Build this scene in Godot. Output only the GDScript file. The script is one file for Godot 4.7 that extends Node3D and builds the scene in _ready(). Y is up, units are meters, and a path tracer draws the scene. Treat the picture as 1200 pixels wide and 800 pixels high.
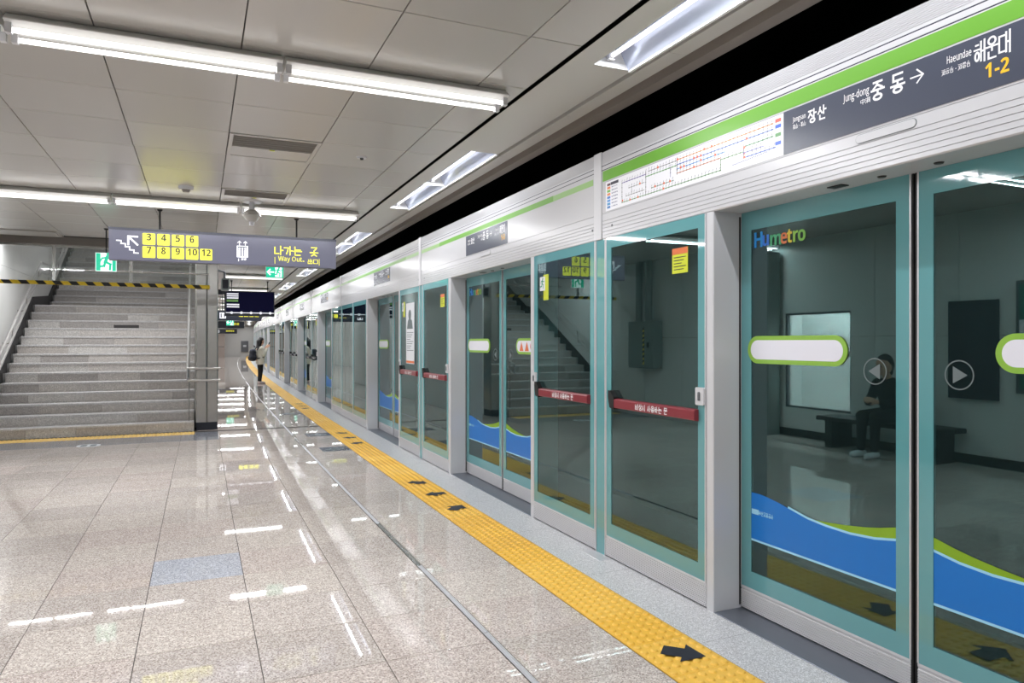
extends Node3D
# Underground side platform with full-height platform screen doors.
# Axes: -z runs along the platform away from the camera, +x is towards the track, y is up.

const BEND := 0.00049          # the platform curves gently towards the track side
const CEIL := 3.1
const FRONT := 2.607           # front plane of the screen doors
const ORD := ["nearest", "second", "third", "fourth", "fifth", "sixth", "seventh", "eighth", "ninth", "tenth", "eleventh", "twelfth", "thirteenth", "fourteenth", "fifteenth", "sixteenth", "seventeenth"]
const ZP := [1.27, -3.19, -7.67, -12.1, -17.98, -22.4, -26.85, -31.3, -37.2, -41.6, -46.05, -50.5, -56.4, -60.8, -65.3, -69.7]
const OPENING := 2.12

var M := {}
var used := {}
var rng := RandomNumberGenerator.new()

# ------------------------------------------------------------------ mesh building
class MB:
	var v := PackedVector3Array()
	var n := PackedVector3Array()
	var t := PackedVector2Array()
	var ix := PackedInt32Array()

	func tri(a: Vector3, b: Vector3, c: Vector3, na: Vector3, nb: Vector3, nc: Vector3) -> void:
		var i := v.size()
		v.append_array([a, b, c]); n.append_array([na, nb, nc]); t.append_array([Vector2.ZERO, Vector2.ZERO, Vector2.ZERO])
		var face := (c - a).cross(b - a)
		if face.dot(na + nb + nc) >= 0.0:
			ix.append_array([i, i + 1, i + 2])
		else:
			ix.append_array([i, i + 2, i + 1])

	# four corners in ring order; the normal is turned to the side of "out"
	func quad(a: Vector3, b: Vector3, c: Vector3, d: Vector3, out: Vector3, uv := []) -> void:
		var nn := (c - a).cross(d - b)
		if nn.length() < 1e-12:
			return
		nn = nn.normalized()
		if nn.dot(out) < 0.0:
			nn = -nn
		var i := v.size()
		v.append_array([a, b, c, d]); n.append_array([nn, nn, nn, nn])
		if uv.is_empty():
			t.append_array([Vector2(0, 1), Vector2(1, 1), Vector2(1, 0), Vector2(0, 0)])
		else:
			t.append_array(uv)
		if (c - a).cross(b - a).dot(nn) >= 0.0:
			ix.append_array([i, i + 1, i + 2, i, i + 2, i + 3])
		else:
			ix.append_array([i, i + 2, i + 1, i, i + 3, i + 2])

	func box(lo: Vector3, hi: Vector3) -> MB:
		var a := Vector3(lo.x, lo.y, lo.z); var b := Vector3(hi.x, lo.y, lo.z); var c := Vector3(hi.x, lo.y, hi.z); var d := Vector3(lo.x, lo.y, hi.z)
		var e := Vector3(lo.x, hi.y, lo.z); var f := Vector3(hi.x, hi.y, lo.z); var g := Vector3(hi.x, hi.y, hi.z); var h := Vector3(lo.x, hi.y, hi.z)
		quad(a, b, c, d, Vector3.DOWN); quad(e, f, g, h, Vector3.UP)
		quad(a, b, f, e, Vector3.FORWARD); quad(d, c, g, h, Vector3.BACK)
		quad(a, d, h, e, Vector3.LEFT); quad(b, c, g, f, Vector3.RIGHT)
		return self

	# box whose top (or, upside down, bottom) edges are chamfered
	func slab(lo: Vector3, hi: Vector3, ch: float, down := false) -> MB:
		var yt := lo.y if down else hi.y
		var ym := lo.y + ch if down else hi.y - ch
		var yb := hi.y if down else lo.y
		var up := Vector3.DOWN if down else Vector3.UP
		var o := [Vector3(lo.x, 0, lo.z), Vector3(hi.x, 0, lo.z), Vector3(hi.x, 0, hi.z), Vector3(lo.x, 0, hi.z)]
		var k := [Vector3(lo.x + ch, 0, lo.z + ch), Vector3(hi.x - ch, 0, lo.z + ch), Vector3(hi.x - ch, 0, hi.z - ch), Vector3(lo.x + ch, 0, hi.z - ch)]
		var sides := [Vector3.FORWARD, Vector3.RIGHT, Vector3.BACK, Vector3.LEFT]
		quad(k[0] + up.abs() * yt, k[1] + up.abs() * yt, k[2] + up.abs() * yt, k[3] + up.abs() * yt, up)
		for i in 4:
			var j := (i + 1) % 4
			quad(o[i] + Vector3.UP * ym, o[j] + Vector3.UP * ym, k[j] + Vector3.UP * yt, k[i] + Vector3.UP * yt, sides[i] + up)
			quad(o[i] + Vector3.UP * yb, o[j] + Vector3.UP * yb, o[j] + Vector3.UP * ym, o[i] + Vector3.UP * ym, sides[i])
		return self

	# closed 2D outline (counter-clockwise) in the plane of ax, ay, pushed along az from c0 to c1
	func extrude(pts: PackedVector2Array, ax: Vector3, ay: Vector3, az: Vector3, c0: float, c1: float, caps := true) -> MB:
		var m := pts.size()
		for i in m:
			var p := pts[i]; var q := pts[(i + 1) % m]
			var e := q - p
			var out := ax * e.y - ay * e.x
			quad(ax * p.x + ay * p.y + az * c0, ax * q.x + ay * q.y + az * c0, ax * q.x + ay * q.y + az * c1, ax * p.x + ay * p.y + az * c1, out)
		if caps:
			var idx := Geometry2D.triangulate_polygon(pts)
			for k in range(0, idx.size(), 3):
				for s in 2:
					var c := c0 if s == 0 else c1
					var nn := az * (-1.0 if (s == 0) == (c1 > c0) else 1.0)
					var a := ax * pts[idx[k]].x + ay * pts[idx[k]].y + az * c
					var b := ax * pts[idx[k + 1]].x + ay * pts[idx[k + 1]].y + az * c
					var d := ax * pts[idx[k + 2]].x + ay * pts[idx[k + 2]].y + az * c
					tri(a, b, d, nn, nn, nn)
		return self

	func tube(path: Array, r: float, sides := 10, caps := true, r_end := -1.0) -> MB:
		var rings := []
		var m := path.size()
		var ref := Vector3.UP
		for i in m:
			var d: Vector3
			if i == 0: d = path[1] - path[0]
			elif i == m - 1: d = path[i] - path[i - 1]
			else: d = (path[i + 1] - path[i]).normalized() + (path[i] - path[i - 1]).normalized()
			d = d.normalized()
			if absf(d.dot(ref)) > 0.95:
				ref = Vector3.RIGHT if absf(d.x) < 0.9 else Vector3.BACK
			var s := d.cross(ref).normalized()
			var w := s.cross(d).normalized()
			var rr := r if r_end < 0.0 else lerpf(r, r_end, float(i) / (m - 1))
			var ring := []
			for k in sides:
				var a := TAU * k / sides
				var o := s * cos(a) + w * sin(a)
				ring.append([path[i] + o * rr, o])
			rings.append(ring)
		for i in m - 1:
			for k in sides:
				var l := (k + 1) % sides
				var a = rings[i][k]; var b = rings[i][l]; var c = rings[i + 1][l]; var d = rings[i + 1][k]
				tri(a[0], b[0], c[0], a[1], b[1], c[1]); tri(a[0], c[0], d[0], a[1], c[1], d[1])
		if caps:
			for e in [0, m - 1]:
				var dd: Vector3 = (path[0] - path[1]).normalized() if e == 0 else (path[m - 1] - path[m - 2]).normalized()
				for k in sides:
					tri(path[e], rings[e][k][0], rings[e][(k + 1) % sides][0], dd, dd, dd)
		return self

	# profile of (radius, height) turned round the y axis at "at"
	func lathe(prof: Array, at: Vector3, sides := 16) -> MB:
		for i in prof.size() - 1:
			var p: Vector2 = prof[i]; var q: Vector2 = prof[i + 1]
			var e := q - p
			var nr := Vector2(e.y, -e.x)
			if nr.length() < 1e-9: continue
			nr = nr.normalized()
			for k in sides:
				var a := TAU * k / sides; var b := TAU * (k + 1) / sides
				var da := Vector3(cos(a), 0, sin(a)); var db := Vector3(cos(b), 0, sin(b))
				var na := da * nr.x + Vector3.UP * nr.y; var nb := db * nr.x + Vector3.UP * nr.y
				var A := at + da * p.x + Vector3.UP * p.y; var Bq := at + db * p.x + Vector3.UP * p.y
				var C := at + db * q.x + Vector3.UP * q.y; var D := at + da * q.x + Vector3.UP * q.y
				if p.x > 1e-6: tri(A, Bq, C, na, nb, nb)
				if q.x > 1e-6: tri(A, C, D, na, nb, na)
		return self

	# flat outline facing +z of the local frame
	func flat(pts: PackedVector2Array, z: float) -> MB:
		var idx := Geometry2D.triangulate_polygon(pts)
		for k in range(0, idx.size(), 3):
			tri(Vector3(pts[idx[k]].x, pts[idx[k]].y, z), Vector3(pts[idx[k + 1]].x, pts[idx[k + 1]].y, z), Vector3(pts[idx[k + 2]].x, pts[idx[k + 2]].y, z), Vector3.BACK, Vector3.BACK, Vector3.BACK)
		return self

	# painted stroke along a polyline in the local xy plane
	var lift := 0.0
	func stroke(pts: Array, w: float, z0: float) -> MB:
		for i in pts.size() - 1:
			lift += 0.000012
			var z := z0 + lift
			var p: Vector2 = pts[i]; var q: Vector2 = pts[i + 1]
			var d := (q - p).normalized() * w * 0.5
			if d.length() < 1e-9: continue
			var s := Vector2(-d.y, d.x)
			var a := p - d - s; var b := q + d - s; var c := q + d + s; var e := p - d + s
			quad(Vector3(a.x, a.y, z), Vector3(b.x, b.y, z), Vector3(c.x, c.y, z), Vector3(e.x, e.y, z), Vector3.BACK)
		return self

	func mesh() -> ArrayMesh:
		var arr := []
		arr.resize(Mesh.ARRAY_MAX)
		arr[Mesh.ARRAY_VERTEX] = v; arr[Mesh.ARRAY_NORMAL] = n; arr[Mesh.ARRAY_TEX_UV] = t; arr[Mesh.ARRAY_INDEX] = ix
		var m := ArrayMesh.new()
		m.add_surface_from_arrays(Mesh.PRIMITIVE_TRIANGLES, arr)
		return m

# ------------------------------------------------------------------ small helpers
func V(x: float, y: float, z: float) -> Vector3:
	return Vector3(x, y, z)

func off(z: float) -> float:
	var d := maxf(0.0, -z - 4.0)
	return BEND * d * d

func lean(z: float) -> float:
	return -atan(2.0 * BEND * maxf(0.0, -z - 4.0))

func bent(x: float, y: float, z: float) -> Vector3:
	return Vector3(x + off(z), y, z)

func numbered(called: String) -> String:
	if not used.has(called):
		used[called] = 0
		return called
	used[called] += 1
	return "%s_%03d" % [called, used[called]]

func tag(o: Node, label: String, category: String, group := "", kind := "") -> Node:
	o.set_meta("label", label); o.set_meta("category", category)
	if group: o.set_meta("group", group)
	if kind: o.set_meta("kind", kind)
	return o

func thing(called: String, label: String, category: String, at := Vector3.ZERO, turn := 0.0, group := "", kind := "") -> Node3D:
	var o := Node3D.new()
	o.name = numbered(called)
	add_child(o)
	o.position = at; o.rotation.y = turn
	tag(o, label, category, group, kind)
	return o

func part(called: String, m: Mesh, mat: Material, parent: Node, at := Vector3.ZERO, turn := 0.0) -> MeshInstance3D:
	var o := MeshInstance3D.new()
	o.name = called
	o.mesh = m
	o.material_override = mat
	parent.add_child(o, true)
	o.position = at; o.rotation.y = turn
	return o

func single(called: String, m: Mesh, mat: Material, label: String, category: String, at := Vector3.ZERO, turn := 0.0, group := "", kind := "") -> MeshInstance3D:
	var o := part(numbered(called), m, mat, self, at, turn)
	tag(o, label, category, group, kind)
	return o

func box(lo: Vector3, hi: Vector3) -> ArrayMesh:
	return MB.new().box(lo, hi).mesh()

func pane(size: Vector3) -> BoxMesh:
	var b := BoxMesh.new()
	b.size = size
	return b

func mat(c: Color, rough := 0.6, metal := 0.0, spec := 0.5) -> StandardMaterial3D:
	var m := StandardMaterial3D.new()
	m.albedo_color = c; m.roughness = rough; m.metallic = metal; m.metallic_specular = spec
	return m

func rounded(w: float, h: float, r: float, seg := 5, at := Vector2.ZERO) -> PackedVector2Array:
	var out := PackedVector2Array()
	var c := [Vector2(w / 2 - r, -h / 2 + r), Vector2(w / 2 - r, h / 2 - r), Vector2(-w / 2 + r, h / 2 - r), Vector2(-w / 2 + r, -h / 2 + r)]
	for i in 4:
		for k in seg + 1:
			var a := -PI / 2 + PI / 2 * i + PI / 2 * k / seg
			out.append(at + c[i] + Vector2(cos(a), sin(a)) * r)
	return out

func circle(r: float, seg := 24, at := Vector2.ZERO) -> PackedVector2Array:
	var out := PackedVector2Array()
	for k in seg:
		out.append(at + Vector2(cos(TAU * k / seg), sin(TAU * k / seg)) * r)
	return out

# ------------------------------------------------------------------ lettering
const LEAD := {0: "g", 2: "n", 3: "d", 6: "m", 7: "b", 9: "s", 11: "o", 12: "j", 18: "h"}
const VOWEL := {0: "A", 1: "E", 8: "O", 12: "Y", 13: "U", 18: "W", 20: "I"}
const TAIL := {4: "n", 19: "s", 21: "o"}

func jamo(k: String) -> Array:
	match k:
		"g": return [[Vector2(0, 1), Vector2(1, 1), Vector2(0.82, 0.45), Vector2(0.55, 0)]]
		"n": return [[Vector2(0, 1), Vector2(0, 0), Vector2(1, 0)]]
		"d": return [[Vector2(1, 1), Vector2(0, 1), Vector2(0, 0), Vector2(1, 0)]]
		"m": return [[Vector2(0, 0), Vector2(1, 0), Vector2(1, 1), Vector2(0, 1), Vector2(0, 0)]]
		"b": return [[Vector2(0, 1), Vector2(0, 0), Vector2(1, 0), Vector2(1, 1)], [Vector2(0, 0.5), Vector2(1, 0.5)]]
		"s": return [[Vector2(0.5, 1), Vector2(0.38, 0.5), Vector2(0, 0)], [Vector2(0.45, 0.62), Vector2(1, 0)]]
		"j": return [[Vector2(0.02, 1), Vector2(0.98, 1)], [Vector2(0.5, 1), Vector2(0.38, 0.5), Vector2(0, 0)], [Vector2(0.45, 0.55), Vector2(1, 0)]]
		"o", "h":
			var ring := []
			for i in 15:
				var a := TAU * i / 14
				ring.append(Vector2(0.5 + 0.48 * cos(a), 0.5 + 0.5 * sin(a)) if k == "o" else Vector2(0.5 + 0.36 * cos(a), 0.26 + 0.26 * sin(a)))
			return [ring] if k == "o" else [ring, [Vector2(0, 0.7), Vector2(1, 0.7)], [Vector2(0.3, 1), Vector2(0.7, 1)]]
		"A": return [[Vector2(0.35, 1), Vector2(0.35, 0)], [Vector2(0.35, 0.5), Vector2(1, 0.5)]]
		"E": return [[Vector2(0.15, 0.95), Vector2(0.15, 0.05)], [Vector2(0.9, 1), Vector2(0.9, 0)], [Vector2(0.15, 0.5), Vector2(0.9, 0.5)]]
		"I": return [[Vector2(0.6, 1), Vector2(0.6, 0)]]
		"O": return [[Vector2(0, 0.1), Vector2(1, 0.1)], [Vector2(0.5, 0.1), Vector2(0.5, 1)]]
		"Y": return [[Vector2(0, 0.1), Vector2(1, 0.1)], [Vector2(0.33, 0.1), Vector2(0.33, 1)], [Vector2(0.67, 0.1), Vector2(0.67, 1)]]
		"U": return [[Vector2(0, 0.85), Vector2(1, 0.85)], [Vector2(0.5, 0.85), Vector2(0.5, 0)]]
		"W": return [[Vector2(0, 0.5), Vector2(1, 0.5)]]
	return []

# rectangles (x, y, w, h) inside the unit cell for lead, vowel and tail
func hangul_strokes(code: int) -> Array:
	var s := code - 0xAC00
	var l := LEAD.get(s / 588, "o") as String
	var w := VOWEL.get((s % 588) / 28, "I") as String
	var f := s % 28
	var boxes := []
	if w in ["A", "E", "I"]:
		if f == 0: boxes = [[l, Rect2(0.0, 0.1, 0.5, 0.74)], [w, Rect2(0.56, 0.0, 0.44, 1.0)]]
		else: boxes = [[l, Rect2(0.0, 0.48, 0.5, 0.46)], [w, Rect2(0.56, 0.4, 0.44, 0.6)], [TAIL.get(f, "o"), Rect2(0.22, 0.0, 0.62, 0.3)]]
	else:
		if f == 0: boxes = [[l, Rect2(0.15, 0.5, 0.7, 0.46)], [w, Rect2(0.0, 0.05, 1.0, 0.36)]]
		else: boxes = [[l, Rect2(0.16, 0.64, 0.68, 0.34)], [w, Rect2(0.0, 0.36, 1.0, 0.22)], [TAIL.get(f, "o"), Rect2(0.18, 0.0, 0.64, 0.29)]]
	var out := []
	for b in boxes:
		var r: Rect2 = b[1]
		for line in jamo(b[0]):
			var pl := []
			for p in line: pl.append(r.position + p * r.size)
			out.append(pl)
	return out

func hanja_strokes(c: String) -> Array:
	var a := []
	match c:
		"中": a = [[0, .35, 1, .35, 1, .8, 0, .8, 0, .35], [.5, 1, .5, 0]]
		"口": a = [[.05, .1, .95, .1, .95, .9, .05, .9, .05, .1]]
		"出": a = [[.5, 1, .5, .05], [.15, .9, .15, .55, .85, .55, .85, .9], [.05, .45, .05, .05, .95, .05, .95, .45]]
		"山": a = [[.5, 1, .5, .08], [.05, .65, .05, .08, .95, .08, .95, .65]]
		"洞": a = [[0, .95, .15, .85], [0, .65, .15, .55], [0, 0, .2, .3], [.35, 0, .35, .95, 1, .95, 1, 0], [.5, .75, .85, .75], [.5, .2, .85, .2, .85, .55, .5, .55, .5, .2]]
		"海": a = [[0, .95, .15, .85], [0, .65, .15, .55], [0, 0, .2, .3], [.35, .9, 1, .9], [.45, .7, .4, .1, .9, .1, .95, .7, .45, .7], [.3, .4, 1, .4]]
		"云": a = [[.15, .9, .85, .9], [0, .6, 1, .6], [.45, .6, .15, .1, .85, .15, .7, .4]]
		"雲": a = [[.1, .95, .9, .95], [.05, .6, .05, .8, .95, .8, .95, .6], [.5, .95, .5, .55], [.15, .42, .85, .42], [0, .27, 1, .27], [.4, .27, .15, .03, .85, .05]]
		"台": a = [[.5, 1, .1, .6, .9, .65], [.15, .05, .85, .05, .85, .45, .15, .45, .15, .05]]
		"萇", "苌": a = [[0, .85, 1, .85], [.3, 1, .3, .75], [.7, 1, .7, .75], [.25, .65, .8, .65], [.25, .5, .8, .5], [0, .35, 1, .35], [.3, .35, .3, .05, .5, .12], [.5, .35, .95, .05]]
		"·", "-": a = [[.35, .45, .65, .45]]
	var out := []
	for line in a:
		var pl := []
		for i in range(0, line.size(), 2): pl.append(Vector2(line[i], line[i + 1]))
		out.append(pl)
	return out

# draws a string in a row: cells of size w x h, left bottom at (x, y)
func write_cells(m: MB, text: String, x: float, y: float, w: float, h: float, gap: float, sw: float, z: float) -> void:
	for i in text.length():
		var c := text.unicode_at(i)
		if c == 32:
			x += w * 0.5
			continue
		for line in (hangul_strokes(c) if c >= 0xAC00 and c <= 0xD7A3 else hanja_strokes(text[i])):
			var pl := []
			for p in line: pl.append(Vector2(x + p.x * w, y + p.y * h))
			m.stroke(pl, sw, z)
		x += w + gap

var fonts := {}
func latin(text: String, cap: float, parent: Node, material: Material, at: Vector3, squeeze := 1.0, bold := false, called := "lettering", align := HORIZONTAL_ALIGNMENT_LEFT) -> MeshInstance3D:
	if not fonts.has(bold):
		var f := SystemFont.new()
		f.font_names = PackedStringArray(["Droid Sans"])
		f.font_weight = 700 if bold else 400
		fonts[bold] = f
	var t := TextMesh.new()
	t.text = text; t.font = fonts[bold]; t.font_size = 32; t.depth = 0.0006
	t.pixel_size = cap / (0.714 * 32.0); t.curve_step = 1.5
	t.horizontal_alignment = align; t.vertical_alignment = VERTICAL_ALIGNMENT_BOTTOM
	var o := part(called, t, material, parent, at)
	o.scale.x = squeeze
	return o

# ------------------------------------------------------------------ textures and materials
func speckle(px: int, cells: Array, sd: int) -> ImageTexture:
	# polished granite: small mineral grains of several tones scattered over a ground
	var r := RandomNumberGenerator.new()
	r.seed = sd
	var im := Image.create(px, px, false, Image.FORMAT_RGB8)
	im.fill(cells[0][0])
	for c in cells:
		for i in c[1]:
			var w := r.randi_range(c[2], c[3]); var h := r.randi_range(c[2], c[3])
			var col: Color = c[0]
			var d := r.randf_range(-0.05, 0.05)
			im.fill_rect(Rect2i(r.randi_range(0, px - 1), r.randi_range(0, px - 1), w, h), Color(col.r + d, col.g + d, col.b + d))
	return ImageTexture.create_from_image(im)

func tri_mat(tex: Texture2D, tint: Color, rough: float, scale: float, spec := 0.5) -> StandardMaterial3D:
	var m := mat(tint, rough, 0.0, spec)
	m.albedo_texture = tex
	m.uv1_triplanar = true; m.uv1_world_triplanar = true
	m.uv1_scale = Vector3.ONE * scale
	m.uv1_triplanar_sharpness = 8.0
	return m

func materials() -> void:
	var warm := speckle(512, [[Color(0.85, 0.83, 0.815), 0, 1, 1], [Color(0.92, 0.905, 0.89), 9000, 3, 7], [Color(0.79, 0.76, 0.745), 9000, 2, 6], [Color(0.67, 0.635, 0.62), 5200, 2, 4], [Color(0.52, 0.49, 0.48), 2200, 1, 3], [Color(0.95, 0.94, 0.93), 2500, 2, 4]], 5)
	var cool := speckle(512, [[Color(0.80, 0.80, 0.81), 0, 1, 1], [Color(0.90, 0.90, 0.91), 9000, 3, 6], [Color(0.72, 0.72, 0.73), 8000, 2, 5], [Color(0.60, 0.60, 0.61), 3500, 1, 3], [Color(0.48, 0.48, 0.5), 1200, 1, 3]], 9)
	var stone := speckle(512, [[Color(0.80, 0.785, 0.775), 0, 1, 1], [Color(0.87, 0.855, 0.845), 5000, 3, 12], [Color(0.75, 0.735, 0.725), 5000, 2, 10], [Color(0.65, 0.635, 0.625), 1800, 1, 4]], 13)
	M.tile = []
	for t in [Color(0.95, 0.93, 0.915), Color(0.975, 0.955, 0.935), Color(0.92, 0.90, 0.885), Color(0.955, 0.925, 0.91)]:
		M.tile.append(tri_mat(warm, t, 0.02, 1.15, 0.45))
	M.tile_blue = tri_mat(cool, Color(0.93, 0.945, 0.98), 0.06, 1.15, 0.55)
	M.border = tri_mat(cool, Color(0.98, 0.98, 0.98), 0.3, 1.6)
	M.band = tri_mat(cool, Color(0.72, 0.73, 0.76), 0.12, 1.15, 0.55)
	M.stone = []
	for t in [Color(0.98, 0.97, 0.96), Color(0.86, 0.85, 0.845), Color(1.0, 1.0, 0.995), Color(0.92, 0.905, 0.89)]:
		M.stone.append(tri_mat(stone, t, 0.45, 1.4))
	M.tread = tri_mat(cool, Color(0.98, 0.97, 0.96), 0.4, 1.4)
	M.plug = mat(Color(0.27, 0.26, 0.26), 0.7)
	M.grout = mat(Color(0.33, 0.31, 0.30), 0.85)
	M.ceiling = []
	for t in [0.0, 0.012, -0.012]:
		M.ceiling.append(mat(Color(0.76 + t, 0.745 + t, 0.725 + t), 0.24, 0.0, 0.62))
	M.void = mat(Color(0.16, 0.15, 0.14), 0.9)
	M.strip = mat(Color(0.80, 0.79, 0.77), 0.3, 0.0, 0.55)
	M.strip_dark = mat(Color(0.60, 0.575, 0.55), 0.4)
	M.sticker_green = mat(Color(0.08, 0.55, 0.40), 0.4)
	M.white = mat(Color(0.81, 0.81, 0.825), 0.32, 0.0, 0.55)
	M.panel = mat(Color(0.80, 0.80, 0.815), 0.22, 0.0, 0.55)
	M.alu = mat(Color(0.80, 0.80, 0.815), 0.34, 0.35)
	M.steel = mat(Color(0.74, 0.735, 0.72), 0.24, 0.9)
	M.steel_dark = mat(Color(0.45, 0.46, 0.48), 0.35, 0.7)
	M.chrome = mat(Color(0.85, 0.85, 0.86), 0.16, 1.0)
	M.rail = mat(Color(0.84, 0.83, 0.82), 0.28, 0.6)
	M.lamp_glass = mat(Color(0.74, 0.73, 0.71), 0.15)
	M.sill = mat(Color(0.50, 0.52, 0.56), 0.38, 0.6)
	M.teal = mat(Color(0.38, 0.62, 0.64), 0.04, 0.0, 0.7)
	M.teal_light = mat(Color(0.44, 0.67, 0.69), 0.04, 0.0, 0.7)
	M.black = mat(Color(0.05, 0.05, 0.055), 0.5)
	M.rubber = mat(Color(0.07, 0.07, 0.075), 0.6)
	M.glass = StandardMaterial3D.new()
	M.glass.albedo_color = Color(0.62, 0.80, 0.80, 0.02); M.glass.roughness = 0.0; M.glass.metallic = 0.09
	M.glass.refraction_enabled = true; M.glass.refraction_scale = 0.05
	M.clear = StandardMaterial3D.new()
	M.clear.albedo_color = Color(0.8, 0.9, 0.88, 0.06); M.clear.roughness = 0.0
	M.clear.transparency = BaseMaterial3D.TRANSPARENCY_ALPHA
	M.yellow = mat(Color(0.93, 0.73, 0.27), 0.4)
	M.yellow_pale = mat(Color(0.93, 0.78, 0.45), 0.5)
	M.green = mat(Color(0.42, 0.66, 0.22), 0.3)
	M.green_pale = mat(Color(0.58, 0.74, 0.46), 0.3)
	M.line_dark = mat(Color(0.16, 0.16, 0.24), 0.4)
	M.sign = mat(Color(0.29, 0.31, 0.37), 0.25)
	M.sign_text = mat(Color(0.93, 0.93, 0.94), 0.5)
	M.sign_yellow = mat(Color(0.98, 0.76, 0.12), 0.5)
	M.blue = mat(Color(0.04, 0.45, 0.79), 0.3)
	M.blue_line = mat(Color(0.62, 0.84, 0.95), 0.2)
	M.wave_green = mat(Color(0.52, 0.68, 0.12), 0.2)
	M.pill_green = mat(Color(0.55, 0.73, 0.27), 0.3)
	M.pill_white = mat(Color(0.90, 0.90, 0.94), 0.35)
	M.grey_mark = mat(Color(0.42, 0.46, 0.47), 0.4)
	M.red_bar = mat(Color(0.52, 0.17, 0.21), 0.3)
	M.red = mat(Color(0.80, 0.16, 0.18), 0.4)
	M.sticker_yellow = mat(Color(0.80, 0.83, 0.16), 0.4)
	M.sticker_orange = mat(Color(0.86, 0.45, 0.25), 0.4)
	M.navy = mat(Color(0.11, 0.13, 0.18), 0.55)
	M.hazard_black = mat(Color(0.06, 0.06, 0.06), 0.5)
	M.hazard_yellow = mat(Color(0.93, 0.80, 0.16), 0.5)
	M.wall = mat(Color(0.86, 0.86, 0.85), 0.35, 0.0, 0.5)
	M.concrete = mat(Color(0.10, 0.10, 0.12), 0.95, 0.0, 0.2)
	M.tube = mat(Color(0.95, 0.95, 0.95), 0.4)
	M.tube.emission_enabled = true; M.tube.emission = Color(1.0, 0.99, 0.985); M.tube.emission_energy_multiplier = 1.0
	M.tray = mat(Color(0.93, 0.93, 0.92), 0.3)
	M.trough = mat(Color(0.82, 0.85, 0.93), 0.18, 0.55)
	M.exit_green = mat(Color(0.05, 0.62, 0.47), 0.3)
	M.exit_green.emission_enabled = true; M.exit_green.emission = Color(0.02, 0.74, 0.58); M.exit_green.emission_energy_multiplier = 0.75
	M.exit_white = mat(Color(0.92, 0.95, 0.94), 0.3)
	M.exit_white.emission_enabled = true; M.exit_white.emission = Color(0.9, 1.0, 0.96); M.exit_white.emission_energy_multiplier = 0.8
	M.lit_yellow = mat(Color(0.90, 0.88, 0.26), 0.35)
	M.lit_yellow.emission_enabled = true; M.lit_yellow.emission = Color(0.90, 0.87, 0.14); M.lit_yellow.emission_energy_multiplier = 0.14
	M.lit_white = mat(Color(0.95, 0.95, 0.97), 0.3)
	M.lit_white.emission_enabled = true; M.lit_white.emission = Color(0.95, 0.95, 1.0); M.lit_white.emission_energy_multiplier = 0.4
	M.sign_board = mat(Color(0.35, 0.35, 0.41), 0.3, 0.2)
	M.sign_cap = mat(Color(0.22, 0.23, 0.29), 0.4)
	M.screen = mat(Color(0.03, 0.03, 0.12), 0.5, 0.0, 0.15)
	M.screen.emission_enabled = true; M.screen.emission = Color(0.02, 0.02, 0.10); M.screen.emission_energy_multiplier = 0.9
	M.cabinet = mat(Color(0.52, 0.56, 0.55), 0.4, 0.2)
	M.bench = mat(Color(0.12, 0.12, 0.13), 0.5)
	M.skirt = mat(Color(0.14, 0.14, 0.15), 0.5)
	M.skin = mat(Color(0.86, 0.68, 0.58), 0.55)
	M.hair = mat(Color(0.05, 0.045, 0.05), 0.45)
	M.cream = mat(Color(0.87, 0.85, 0.79), 0.85)
	M.dark_cloth = mat(Color(0.06, 0.06, 0.07), 0.9)
	M.bag = mat(Color(0.10, 0.11, 0.17), 0.7)
	M.shoe = mat(Color(0.80, 0.72, 0.70), 0.7)
	M.poster = mat(Color(0.88, 0.89, 0.91), 0.4)

# ------------------------------------------------------------------ main
func _ready() -> void:
	rng.seed = 20
	# camera: level, eye at 1.5 m, turned 23.9 degrees towards the track
	var cam := Camera3D.new()
	cam.name = "camera"
	add_child(cam)
	cam.position = Vector3(0, 1.5, 0)
	cam.rotation.y = -atan(368.0 / 830.0)
	cam.fov = rad_to_deg(2.0 * atan(400.0 / 830.0))
	cam.near = 0.05; cam.far = 300.0
	cam.current = true
	var we := WorldEnvironment.new()
	we.name = "environment"
	var env := Environment.new()
	env.background_mode = Environment.BG_COLOR
	env.background_color = Color(0.004, 0.004, 0.006)
	env.tonemap_mode = Environment.TONE_MAPPER_LINEAR
	env.tonemap_exposure = 1.35
	env.sdfgi_enabled = true; env.ssao_enabled = true; env.ssil_enabled = true
	we.environment = env
	add_child(we)
	materials()
	build_floor()
	build_ceiling()
	build_walls()
	build_tunnel()
	build_stairs()
	build_lights()
	build_screen_doors()
	build_signs()
	build_ceiling_things()
	build_floor_marks()
	build_left_side()
	build_far_end()
	build_people()

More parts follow.
